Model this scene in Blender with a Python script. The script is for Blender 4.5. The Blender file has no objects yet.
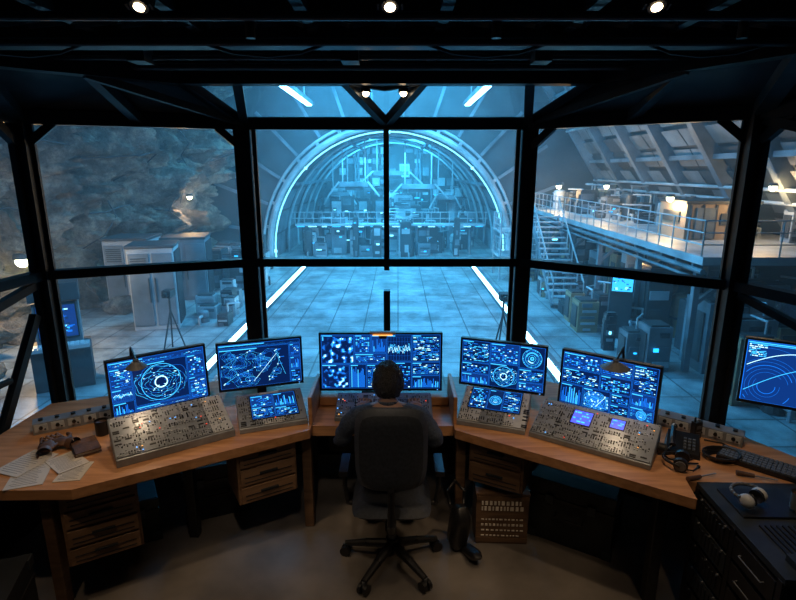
import bpy, math, random
from mathutils import Vector, Matrix, noise
random.seed(7)
V=Vector
COL=bpy.context.scene.collection

# ---------------------------------------------------------------- materials
MATS={}
def pm(name,col,rough=0.6,metal=0.0,ns=8.0,na=0.25,bump=0.0,spec=0.5):
    if name in MATS: return MATS[name]
    m=bpy.data.materials.new(name); m.use_nodes=True
    nt=m.node_tree; b=nt.nodes["Principled BSDF"]
    b.inputs["Roughness"].default_value=rough; b.inputs["Metallic"].default_value=metal
    b.inputs["Specular IOR Level"].default_value=spec
    tc=nt.nodes.new("ShaderNodeTexCoord"); n=nt.nodes.new("ShaderNodeTexNoise")
    n.inputs["Scale"].default_value=ns; n.inputs["Detail"].default_value=5
    nt.links.new(tc.outputs["Object"],n.inputs["Vector"])
    r=nt.nodes.new("ShaderNodeValToRGB")
    r.color_ramp.elements[0].position=0.3; r.color_ramp.elements[1].position=0.7
    r.color_ramp.elements[0].color=[c*(1-na) for c in col]+[1]
    r.color_ramp.elements[1].color=[min(1,c*(1+na)) for c in col]+[1]
    nt.links.new(n.outputs["Fac"],r.inputs["Fac"]); nt.links.new(r.outputs["Color"],b.inputs["Base Color"])
    if bump>0:
        bp=nt.nodes.new("ShaderNodeBump"); bp.inputs["Strength"].default_value=bump; bp.inputs["Distance"].default_value=0.02
        nt.links.new(n.outputs["Fac"],bp.inputs["Height"]); nt.links.new(bp.outputs["Normal"],b.inputs["Normal"])
    MATS[name]=m; return m
def em(name,col,s):
    if name in MATS: return MATS[name]
    m=bpy.data.materials.new(name); m.use_nodes=True
    b=m.node_tree.nodes["Principled BSDF"]
    b.inputs["Base Color"].default_value=(*[c*0.1 for c in col],1)
    b.inputs["Emission Color"].default_value=(*col,1); b.inputs["Emission Strength"].default_value=s
    b.inputs["Roughness"].default_value=0.3
    MATS[name]=m; return m
def wood(name,c1,c2,rough=0.45,scale=3.0):
    m=bpy.data.materials.new(name); m.use_nodes=True
    nt=m.node_tree; b=nt.nodes["Principled BSDF"]; b.inputs["Roughness"].default_value=rough
    tc=nt.nodes.new("ShaderNodeTexCoord"); mp=nt.nodes.new("ShaderNodeMapping")
    mp.inputs["Scale"].default_value=(1.2,9,9); mp.inputs["Rotation"].default_value=(0,0,0.3)
    n=nt.nodes.new("ShaderNodeTexNoise"); n.inputs["Scale"].default_value=scale; n.inputs["Detail"].default_value=8
    n.inputs["Distortion"].default_value=0.6
    r=nt.nodes.new("ShaderNodeValToRGB"); r.color_ramp.elements[0].color=(*c1,1); r.color_ramp.elements[1].color=(*c2,1)
    r.color_ramp.elements[0].position=0.35; r.color_ramp.elements[1].position=0.65
    nt.links.new(tc.outputs["Object"],mp.inputs["Vector"]); nt.links.new(mp.outputs["Vector"],n.inputs["Vector"])
    nt.links.new(n.outputs["Fac"],r.inputs["Fac"]); nt.links.new(r.outputs["Color"],b.inputs["Base Color"])
    MATS[name]=m; return m
def rockmat():
    m=bpy.data.materials.new("cave_rock"); m.use_nodes=True
    nt=m.node_tree; b=nt.nodes["Principled BSDF"]; b.inputs["Roughness"].default_value=.85
    tc=nt.nodes.new("ShaderNodeTexCoord")
    n=nt.nodes.new("ShaderNodeTexNoise"); n.inputs["Scale"].default_value=.7; n.inputs["Detail"].default_value=14; n.inputs["Roughness"].default_value=.75
    n2=nt.nodes.new("ShaderNodeTexNoise"); n2.inputs["Scale"].default_value=1.6; n2.inputs["Detail"].default_value=14; n2.inputs["Roughness"].default_value=.8
    vo=nt.nodes.new("ShaderNodeTexVoronoi"); vo.feature='DISTANCE_TO_EDGE'; vo.inputs["Scale"].default_value=1.1
    mp=nt.nodes.new("ShaderNodeMapping"); mp.inputs["Rotation"].default_value=(.5,.3,.2); mp.inputs["Scale"].default_value=(1,1,.5)
    r=nt.nodes.new("ShaderNodeValToRGB"); e=r.color_ramp.elements
    e[0].position=.36; e[0].color=(.04,.038,.035,1); e[1].position=.64; e[1].color=(.66,.56,.46,1)
    x=e.new(.5); x.color=(.22,.19,.16,1)
    nt.links.new(tc.outputs["Object"],n.inputs["Vector"]); nt.links.new(tc.outputs["Object"],n2.inputs["Vector"])
    nt.links.new(tc.outputs["Object"],mp.inputs["Vector"])
    ad=nt.nodes.new("ShaderNodeVectorMath"); ad.operation='ADD'; nt.links.new(mp.outputs[0],ad.inputs[0]); nt.links.new(n2.outputs["Color"],ad.inputs[1]); nt.links.new(ad.outputs[0],vo.inputs["Vector"])
    nt.links.new(n.outputs["Fac"],r.inputs["Fac"]); nt.links.new(r.outputs["Color"],b.inputs["Base Color"])
    mr=nt.nodes.new("ShaderNodeMapRange"); mr.inputs[1].default_value=0; mr.inputs[2].default_value=.16; nt.links.new(vo.outputs["Distance"],mr.inputs[0])
    mu=nt.nodes.new("ShaderNodeMath"); mu.operation='MULTIPLY_ADD'; nt.links.new(mr.outputs[0],mu.inputs[0]); mu.inputs[1].default_value=.30; nt.links.new(n2.outputs["Fac"],mu.inputs[2])
    bp=nt.nodes.new("ShaderNodeBump"); bp.inputs["Strength"].default_value=1.0; bp.inputs["Distance"].default_value=1.3
    nt.links.new(mu.outputs[0],bp.inputs["Height"]); nt.links.new(bp.outputs["Normal"],b.inputs["Normal"])
    return m

M_frame=pm("frame_steel",(0.012,0.017,0.024),0.42,0.3,20,0.3)
M_dark=pm("dark_steel",(0.022,0.026,0.032),0.5,0.3,10,0.3)
M_truss=pm("truss_steel",(0.045,0.055,0.065),0.45,0.4,10,0.3)
M_black=pm("black_plastic",(0.012,0.012,0.014),0.4,0,30,0.2)
M_grey=pm("grey_plastic",(0.10,0.11,0.125),0.5,0,30,0.15)
M_silver=pm("silver_panel",(0.25,0.28,0.32),0.36,0.25,14,0.18)
M_white=pm("ivory_plastic",(0.46,0.49,0.53),0.5,0,30,0.1)
M_amber=em("amber_led",(1.0,0.45,0.1),1.8)
M_red=em("red_led",(1.0,0.08,0.04),1.8)
M_blueled=em("blue_led",(0.1,0.4,1.0),2.5)
M_wood=wood("plywood",(0.42,0.20,0.085),(0.60,0.31,0.15))
M_wood2=wood("crate_wood",(0.20,0.11,0.06),(0.32,0.185,0.10),0.6)
M_wood3=wood("dark_crate_wood",(0.11,0.06,0.035),(0.19,0.11,0.06),0.6)
M_concrete=pm("floor_concrete",(0.185,0.165,0.148),0.5,0,2.2,0.45,0.1)
M_hmetal=pm("hangar_metal",(0.12,0.15,0.18),0.55,0.3,0.8,0.5)
M_hmetal2=pm("hangar_metal_light",(0.30,0.34,0.38),0.5,0.2,0.8,0.35)
M_hdark=pm("hangar_metal_dark",(0.03,0.037,0.045),0.6,0.2,0.6,0.4)
M_hrust=pm("hangar_paint_ochre",(0.24,0.17,0.10),0.6,0.1,0.8,0.4)
M_paper=pm("paper",(0.55,0.52,0.48),0.8,0,6,0.08)
M_leather=pm("brown_leather",(0.10,0.05,0.03),0.6,0,20,0.4,0.3)
M_lampw=em("warm_bulb",(1.0,0.74,0.44),16)
M_cyanlight=em("cyan_tube",(0.25,0.75,1.0),4.0)
M_rim=em("arch_rim_light",(0.25,0.75,1.0),3.0)
M_bluewin=em("lit_window_blue",(0.02,0.42,1.0),2.8)
M_strip=em("floor_strip_light",(0.45,0.87,1.0),16)
SC_bg=em("screen_background",(0.002,0.014,0.085),1.1)
SC_bg2=em("screen_panel",(0.004,0.035,0.20),1.2)
SC_mid=em("screen_blue",(0.008,0.17,0.80),1.4)
SC_cy=em("screen_cyan",(0.05,0.52,1.0),1.8)
SC_wh=em("screen_white",(0.5,0.88,1.0),2.2)
SC_vi=em("screen_violet",(0.10,0.12,1.0),1.4)

def glassmat():
    m=bpy.data.materials.new("window_glass"); m.use_nodes=True; nt=m.node_tree
    for n in list(nt.nodes): nt.nodes.remove(n)
    o=nt.nodes.new("ShaderNodeOutputMaterial"); mx=nt.nodes.new("ShaderNodeMixShader"); mx2=nt.nodes.new("ShaderNodeMixShader")
    t=nt.nodes.new("ShaderNodeBsdfTransparent"); t.inputs["Color"].default_value=(0.70,0.91,1.0,1)
    g=nt.nodes.new("ShaderNodeBsdfGlossy"); g.inputs["Roughness"].default_value=0.02
    f=nt.nodes.new("ShaderNodeFresnel"); f.inputs["IOR"].default_value=1.5
    d=nt.nodes.new("ShaderNodeBsdfTranslucent"); d.inputs["Color"].default_value=(.5,.75,.9,1)  # bluish film: smears on the glass, also imitates haze in the hangar
    tc=nt.nodes.new("ShaderNodeTexCoord"); mp=nt.nodes.new("ShaderNodeMapping"); mp.inputs["Rotation"].default_value=(.3,.7,.2); mp.inputs["Scale"].default_value=(1,1,6)
    n=nt.nodes.new("ShaderNodeTexNoise"); n.inputs["Scale"].default_value=1.6; n.inputs["Detail"].default_value=8; n.inputs["Roughness"].default_value=.7
    r=nt.nodes.new("ShaderNodeMapRange"); r.inputs[1].default_value=.35; r.inputs[2].default_value=.75; r.inputs[3].default_value=.003; r.inputs[4].default_value=.06
    nt.links.new(tc.outputs["Object"],mp.inputs[0]); nt.links.new(mp.outputs[0],n.inputs["Vector"]); nt.links.new(n.outputs["Fac"],r.inputs[0])
    nt.links.new(r.outputs[0],mx2.inputs[0]); nt.links.new(t.outputs[0],mx2.inputs[1]); nt.links.new(d.outputs[0],mx2.inputs[2])
    nt.links.new(f.outputs[0],mx.inputs[0]); nt.links.new(mx2.outputs[0],mx.inputs[1]); nt.links.new(g.outputs[0],mx.inputs[2])
    nt.links.new(mx.outputs[0],o.inputs[0]); return m
M_glass=glassmat()

# ---------------------------------------------------------------- mesh builder
class MB:
    def __init__(s): s.v=[];s.f=[];s.m=[];s.F=Matrix.Identity(4)
    def add(s,vs,fs,mat):
        o=len(s.v); s.v+= [tuple(s.F@V(p)) for p in vs]
        for f in fs: s.f.append([i+o for i in f]); s.m.append(mat)
    def box(s,c,d,mat,R=None):
        x,y,z=[k/2 for k in d]; c=V(c)
        vs=[V((a*x,b*y,e*z)) for a in(-1,1) for b in(-1,1) for e in(-1,1)]
        if R: vs=[R@p for p in vs]
        s.add([p+c for p in vs],[(0,1,3,2),(4,6,7,5),(0,4,5,1),(2,3,7,6),(0,2,6,4),(1,5,7,3)],mat)
    def beam(s,p1,p2,w,d,mat,up=V((0,0,1))):
        p1=V(p1);p2=V(p2);a=(p2-p1); L=a.length; a.normalize()
        u=V(up)
        if abs(a.dot(u))>0.98: u=V((0,1,0))
        x=a.cross(u).normalized(); y=x.cross(a).normalized()
        R=Matrix((x,y,a)).transposed()
        s.box((p1+p2)/2,(w,d,L),mat,R)
    def cyl(s,p1,p2,r1,mat,r2=None,n=16,cap=True):
        if r2 is None:r2=r1
        p1=V(p1);p2=V(p2);a=(p2-p1).normalized()
        u=V((0,0,1)) if abs(a.z)<.9 else V((0,1,0))
        x=a.cross(u).normalized();y=a.cross(x)
        vs=[];
        for i in range(n):
            t=2*math.pi*i/n; d=x*math.cos(t)+y*math.sin(t); vs+= [p1+d*r1,p2+d*r2]
        fs=[(2*i,2*i+1,(2*i+3)%(2*n),(2*i+2)%(2*n)) for i in range(n)]
        if cap: fs+= [tuple(range(0,2*n,2))[::-1],tuple(range(1,2*n,2))]
        s.add(vs,fs,mat)
    def tube(s,pts,r,mat,n=8):
        for i in range(len(pts)-1):
            ra=r[i] if isinstance(r,(list,tuple)) else r; rb=r[i+1] if isinstance(r,(list,tuple)) else r
            s.cyl(pts[i],pts[i+1],ra,mat,rb,n)
            if 0<i: s.ball(pts[i],(ra,ra,ra),mat,6,n)
    def ball(s,c,r,mat,rings=10,seg=16,fn=None):
        c=V(c); vs=[]
        for i in range(rings+1):
            th=math.pi*i/rings
            for j in range(seg):
                ph=2*math.pi*j/seg
                d=V((math.sin(th)*math.cos(ph),math.sin(th)*math.sin(ph),math.cos(th)))
                p=V((d.x*r[0],d.y*r[1],d.z*r[2]))
                if fn:p=fn(p,d)
                vs.append(c+p)
        fs=[(i*seg+j,(i+1)*seg+j,(i+1)*seg+(j+1)%seg,i*seg+(j+1)%seg) for i in range(rings) for j in range(seg)]
        s.add(vs,fs,mat)
    def prism(s,poly,z0,z1,mat,mat2=None):
        n=len(poly)
        vs=[(p[0],p[1],z0) for p in poly]+[(p[0],p[1],z1) for p in poly]
        s.add(vs,[tuple(range(n,2*n))],mat)
        s.add(vs,[tuple(range(n))[::-1]]+[(i,(i+1)%n,n+(i+1)%n,n+i) for i in range(n)],mat2 or mat)
    def quad(s,x0,y0,x1,y1,z,mat):
        s.add([(x0,y0,z),(x1,y0,z),(x1,y1,z),(x0,y1,z)],[(0,1,2,3)],mat)
    def line(s,a,b,w,z,mat):
        a=V((a[0],a[1]));b=V((b[0],b[1]));d=b-a
        if d.length<1e-6:return
        d.normalize(); n=V((-d.y,d.x))*w/2
        s.add([(*(a-n),z),(*(b-n),z),(*(b+n),z),(*(a+n),z)],[(0,1,2,3)],mat)
    def ring(s,cx,cy,r,w,z,mat,a0=0,a1=6.2832,n=36,clip=None):
        k=max(2,int(n*(a1-a0)/6.2832))
        for i in range(k):
            t=a0+(a1-a0)*i/k;t2=a0+(a1-a0)*(i+1)/k
            p=[(cx+(r-w/2)*math.cos(t),cy+(r-w/2)*math.sin(t),z),(cx+(r+w/2)*math.cos(t),cy+(r+w/2)*math.sin(t),z),(cx+(r+w/2)*math.cos(t2),cy+(r+w/2)*math.sin(t2),z),(cx+(r-w/2)*math.cos(t2),cy+(r-w/2)*math.sin(t2),z)]
            if clip and not all(clip[0]<=q[0]<=clip[2] and clip[1]<=q[1]<=clip[3] for q in p): continue
            s.add(p,[(0,1,2,3)],mat)
    def pad(s,w,h,t,mat,curve=0.0,k=0.35,n=12):
        """rounded cushion in local XZ plane, thickness along Y"""
        for side in (-1,1):
            vs=[]
            for i in range(n+1):
                for j in range(n+1):
                    a=-1+2*i/n;b=-1+2*j/n
                    x=w/2*a*math.sqrt(1-k*b*b/2*1.0*b*b);z=h/2*b*math.sqrt(1-k*a*a/2*a*a)
                    th=t/2*math.sqrt(max(0,(1-a**6)*(1-b**6)))
                    vs.append((x,side*th+curve*x*x,z))
            fs=[(i*(n+1)+j,(i+1)*(n+1)+j,(i+1)*(n+1)+j+1,i*(n+1)+j+1) for i in range(n) for j in range(n)]
            if side>0: fs=[f[::-1] for f in fs]
            s.add(vs,fs,mat)
    def build(s,name,parent=None,smooth=False,bevel=0,loc=None,subsurf=0):
        me=bpy.data.meshes.new(name); me.from_pydata(s.v,[],s.f)
        ml=[]
        for m in s.m:
            if m not in ml: ml.append(m)
        for m in ml: me.materials.append(m)
        idx={m.name:i for i,m in enumerate(ml)}
        for p,m in zip(me.polygons,s.m):
            p.material_index=idx[m.name]; p.use_smooth=smooth
        me.update()
        ob=bpy.data.objects.new(name,me); COL.objects.link(ob)
        if parent: ob.parent=parent
        if bevel:
            b=ob.modifiers.new("bevel","BEVEL"); b.width=bevel; b.segments=2; b.limit_method='ANGLE'
        return ob
def frame(x,y,z,yaw=0,pitch=0,roll=0):
    return Matrix.Translation((x,y,z))@Matrix.Rotation(yaw,4,'Z')@Matrix.Rotation(pitch,4,'X')@Matrix.Rotation(roll,4,'Y')
def empty(name,loc=(0,0,0)):
    e=bpy.data.objects.new(name,None); e.empty_display_size=0.1; COL.objects.link(e); e.location=loc; return e
rnd=random.uniform

# ---------------------------------------------------------------- ROOM
A=(-2.37,3.47);B=(-1.10,3.98);C=(0.93,3.98);D=(2.04,3.15);E=(-2.55,1.9);G=(2.5,1.9)
BL=(-2.7,-1.6);BR=(2.7,-1.6)
ZT=2.60;ZM=1.60;ZS=0.60
mb=MB(); mb.prism([BL,BR,(2.7,1.9),G,D,C,B,A,E,(-2.7,1.9)],-0.12,0,M_concrete,M_dark); mb.build("floor")
def wallseg(name,p,q,z0,z1,t=0.08,mat=M_dark):
    m=MB(); m.beam((p[0],p[1],(z0+z1)/2),(q[0],q[1],(z0+z1)/2),t,z1-z0,mat); return m.build(name)
wallseg("wall_front",B,C,0,ZS);wallseg("wall_front_left",A,B,0,ZS);wallseg("wall_front_right",C,D,0,ZS)
wallseg("wall_side_left",E,A,0,ZS);wallseg("wall_side_right",D,G,0,ZS)
wallseg("wall_left",(-2.7,-1.6),(-2.7,1.9),0,2.95);wallseg("wall_right",(2.7,1.9),(2.7,-1.6),0,2.95)
wallseg("wall_back",BL,BR,0,2.95)
m=MB()
W=0.085
for p in (A,B,C,D,E,G):
    m.beam((*p,ZS-.02),(*p,ZT+.03),W if p in(B,C) else .11,W,M_frame)
segs=[(E,A),(A,B),(B,C),(C,D),(D,G)]
for p,q in segs:
    for z,h in ((ZS,.07),(ZM,.06),(ZT,.085)):
        m.beam((*p,z),(*q,z),.08,h,M_frame)
for p,q in segs:
    P=V((*p,0));Q=V((*q,0));d=(Q-P).normalized();
    for a in (P+d*.065,Q-d*.065):
        m.beam((a.x,a.y,ZS),(a.x,a.y,ZT),.03,.02,M_black)
cx=-0.085
m.beam((cx,3.98,ZM-.06),(cx,3.98,ZT),.04,.06,M_frame)
m.beam((cx,3.98,ZS),(cx,3.98,1.38),.05,.06,M_frame)
for p,q in ((A,B),(C,D),(E,A),(D,G)):
    P=V((*p,0));Q=V((*q,0));d=(Q-P).normalized()
    for a,sg in ((P,1),(Q,-1)):
        p0=a+d*sg*.04
        m.beam((p0.x,p0.y,ZT-.16),(p0.x+d.x*sg*.15,p0.y+d.y*sg*.15,ZT-.03),.05,.05,M_frame)
m.beam((E[0],E[1],1.2),(A[0]-.01,A[1]-.05,ZM-.05),.05,.05,M_frame)
m.beam((-2.44,2.9,ZS),(A[0]-.02,A[1]-.1,1.35),.05,.05,M_frame)
m.beam((-2.42,3.1,1.0),(-2.5,2.4,1.0),.03,.03,M_frame)
m.beam((G[0],G[1],1.2),(D[0]+.01,D[1]-.05,ZM-.05),.04,.04,M_frame)
m.beam((G[0],G[1],2.2),(D[0]+.01,D[1]-.05,ZT-.05),.05,.05,M_frame)
ZR=2.83
R1=(-1.35,3.5);R2=(1.25,3.5);RA=(-2.15,2.85);RD=(1.85,2.6)
for p,q in ((RA,R1),(R1,R2),(R2,RD)):
    m.beam((*p,ZR),(*q,ZR),.10,.08,M_frame)
m.beam((*B,ZT),(-.995,3.5,ZR),.06,.06,M_frame);m.beam((*C,ZT),(.816,3.5,ZR),.06,.06,M_frame)
m.beam((*B,ZT),(*R1,ZR),.06,.06,M_frame);m.beam((*C,ZT),(*R2,ZR),.06,.06,M_frame)
m.beam((*A,ZT),(*RA,ZR),.09,.08,M_truss);m.beam((*D,ZT),(*RD,ZR),.09,.08,M_truss)
m.beam((-1.73,3.73,ZT),(-1.75,3.175,ZR),.06,.06,M_truss);m.beam((1.48,3.57,ZT),(1.55,3.05,ZR),.06,.06,M_truss)
m.beam((*B,ZT+.0),(-1.75,3.175,ZR-.03),.045,.045,M_truss);m.beam((*C,ZT+.0),(1.55,3.05,ZR-.03),.045,.045,M_truss)
m.beam((cx,3.96,ZT),(-.34,3.5,ZR),.055,.06,M_frame);m.beam((cx,3.96,ZT),(.17,3.5,ZR),.055,.06,M_frame)
m.beam((-.34,3.5,ZR-.02),(cx,3.62,ZR-.045),.03,.03,M_frame);m.beam((.17,3.5,ZR-.02),(cx,3.62,ZR-.045),.03,.03,M_frame)
m.build("window_frame")
i=1
def pane(pts):
    global i
    g=MB(); g.add(pts,[tuple(range(len(pts)))],M_glass); g.build("window_%d"%i); i+=1
for p,q in segs:
    pane([(*p,ZS),(*q,ZS),(*q,ZM),(*p,ZM)]); pane([(*p,ZM),(*q,ZM),(*q,ZT),(*p,ZT)])
pane([(*B,ZT),(*C,ZT),(*R2,ZR),(*R1,ZR)])
pane([(-2.15,2.45,2.97),(1.9,2.45,2.97),(1.85,2.6,2.97),(1.25,3.5,2.97),(-1.35,3.5,2.97),(-2.15,2.85,2.97)])
m=MB()
m.add([(*E,ZT+.03),(*A,ZT+.03),(*RA,ZR+.03),(-2.15,1.9,ZR+.03)],[(0,1,2,3)],M_dark)
m.add([(*D,ZT+.03),(*G,ZT+.03),(2.15,1.9,ZR+.03),(*RD,ZR+.03)],[(0,1,2,3)],M_dark)
m.add([(*A,ZT+.03),(*B,ZT+.03),(*R1,ZR+.03),(*RA,ZR+.03)],[(0,1,2,3)],M_dark)
m.add([(*C,ZT+.03),(*D,ZT+.03),(*RD,ZR+.03),(*R2,ZR+.03)],[(0,1,2,3)],M_dark)
m.prism([BL,BR,(2.7,1.9),(2.3,1.9),(2.0,2.4),(-2.2,2.4),(-2.3,1.9),(-2.7,1.9)],2.98,3.06,M_truss)
m.add([(*R1,ZR),(*R2,ZR),(*R2,3.0),(*R1,3.0)],[(0,1,2,3)],M_dark)
m.add([(*RA,ZR),(*R1,ZR),(*R1,3.0),(*RA,3.0)],[(0,1,2,3)],M_dark)
m.add([(*R2,ZR),(*RD,ZR),(*RD,3.0),(*R2,3.0)],[(0,1,2,3)],M_dark)
m.build("ceiling")
m=MB()
for y,z,w in ((3.2,2.9,.05),(2.78,2.86,.10),(2.45,2.92,.05),(2.12,2.92,.06),(1.8,2.88,.1)):
    m.box((-.1,y,z),(4.1,w,.015),M_truss); m.box((-.1,y,z+.05),(4.1,.015,.1),M_truss); m.box((-.1,y,z+.1),(4.1,w,.015),M_truss)
for x in (-2.0,-1.45,-.95,-.4,.2,.8,1.3,1.85):
    m.box((x,2.6,2.94),(.05,1.9 if abs(x)<1.3 else 1.0,.05),M_truss)
for k in range(22):
    x=-2.2+k*.2; m.beam((x,2.5,2.88),(x+.1,2.74,2.96),.018,.018,M_truss); m.beam((x+.1,2.74,2.96),(x+.2,2.5,2.88),.018,.018,M_truss)
m.build("ceiling_truss")
m=MB()
for y,z,r,mm in ((2.3,2.87,.018,M_truss),(2.36,2.89,.012,M_dark),(2.6,2.84,.018,M_dark),(3.3,2.86,.02,M_truss),(3.05,2.86,.012,M_truss)):
    m.cyl((-2.1,y,z),(1.9,y,z),r,mm,n=10)
for x0 in (-1.7,-.6,.4,1.4):
    m.tube([(x0-.3,2.6,2.84),(x0-.15,2.63,2.80),(x0,2.65,2.79),(x0+.15,2.63,2.80),(x0+.3,2.6,2.84)],.008,M_black)
    m.box((x0+.35,3.0,2.86),(.09,.12,.07),M_truss); m.cyl((x0,2.35,2.87),(x0,2.35,2.80),.02,M_black)
m.build("ceiling_conduit")
def spot(x,y,z,power,ang=100,tgt=None,col=(1,.70,.42),blend=.6,size=.05):
    e=empty("ceiling_spot_and_added_fill",(x,y,z)); 
    b=MB(); b.F=Matrix.Rotation(-.5,4,'X'); b.cyl((0,0,.09),(0,0,.05),.012,M_black); b.cyl((0,0,.06),(0,0,-.02),.026,M_black,.034); b.cyl((0,0,-.015),(0,0,-.024),.020,M_lampw)
    b.box((0,0,.09),(.08,.05,.03),M_black); 
    for s in(-1,1): b.box((s*.045,0,.03),(.008,.03,.1),M_black)
    b.build("lamp_head",e)
    l=bpy.data.lights.new("spot","SPOT"); l.energy=power; l.color=col; l.spot_size=math.radians(ang); l.spot_blend=blend; l.shadow_soft_size=size
    o=bpy.data.objects.new("bulb_light",l); COL.objects.link(o); o.parent=e; o.location=(0,-.03,-.05)
    if tgt is not None:
        d=V(tgt)-V((x,y,z)); o.rotation_euler=d.to_track_quat('-Z','Y').to_euler()
    return e
spot(-.97,2.2,2.89,34,66,(-1.45,2.66,.75)); spot(-.03,2.2,2.89,7,60,(-.2,2.9,.5)); spot(.97,2.2,2.89,34,66,(1.2,2.66,.75))
spot(-1.6,1.5,2.85,24,60,(-1.5,2.5,.4)); spot(-.35,1.2,2.85,22,44,(-.35,2.75,0),col=(1,.78,.56)); spot(1.3,1.4,2.85,16,60,(1.1,2.6,.5))  # first one is an unseen fill added to lift the dark left drawers
spot(.55,1.1,2.85,16,26,(.64,2.86,.22))  # unseen spot added to brighten the crate print
e=empty("canopy_lamp",(-.085,3.6,2.76)); b=MB()
for s in (-1,1):
    b.cyl((s*.12,0,.06),(s*.12,0,0),.025,M_black,.035); b.ball((s*.12,0,-.005),(.022,.022,.022),M_lampw,6,10)
b.box((0,0,.07),(.3,.03,.02),M_black); b.build("lamp_bar",e)

# ---------------------------------------------------------------- DESKS
LP=[(-.533,2.93),(-1.61,2.31),(-2.40,2.30),(-2.34,3.30),(-1.15,3.78),(-.533,3.78)]
RP=[(.345,2.93),(.345,3.78),(1.0,3.78),(1.90,3.09),(2.28,2.45),(2.15,2.36),(1.46,2.38),(1.43,2.23)]
CP=[(-.533,3.0),(-.533,3.78),(.345,3.78),(.345,3.0)]
def desk(name,poly,legs):
    m=MB(); n=len(poly); a=sum((poly[i][0]*poly[(i+1)%n][1]-poly[(i+1)%n][0]*poly[i][1]) for i in range(n))
    if a<0: poly=poly[::-1]
    m.prism(poly,.69,.75,M_wood)
    for x,y,mm in legs: m.box((x,y,.345),(.06,.06,.69),mm)
    return m.build(name,bevel=.006)
desk("control_desk",LP,[(-.58,3.06,M_wood3),(-1.3,2.95,M_black),(-1.80,2.40,M_wood3),(-2.28,2.42,M_black),(-2.2,3.25,M_black),(-.65,3.68,M_black)])
desk("control_desk",RP,[(.40,3.06,M_wood3),(1.36,2.42,M_black),(2.1,2.5,M_black),(.42,3.68,M_black),(1.7,3.0,M_black)])
m=MB(); m.prism(CP,.67,.74,M_wood); m.box((-.094,3.6,.45),(.85,.03,.44),M_black)
m.box((-.54,3.2,.84),(.025,.4,.18),M_wood); m.box((.352,3.2,.84),(.025,.4,.18),M_wood)
m.box((-.094,3.38,.78),(.86,.22,.06),M_wood)
m.build("center_desk",bevel=.005)

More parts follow.
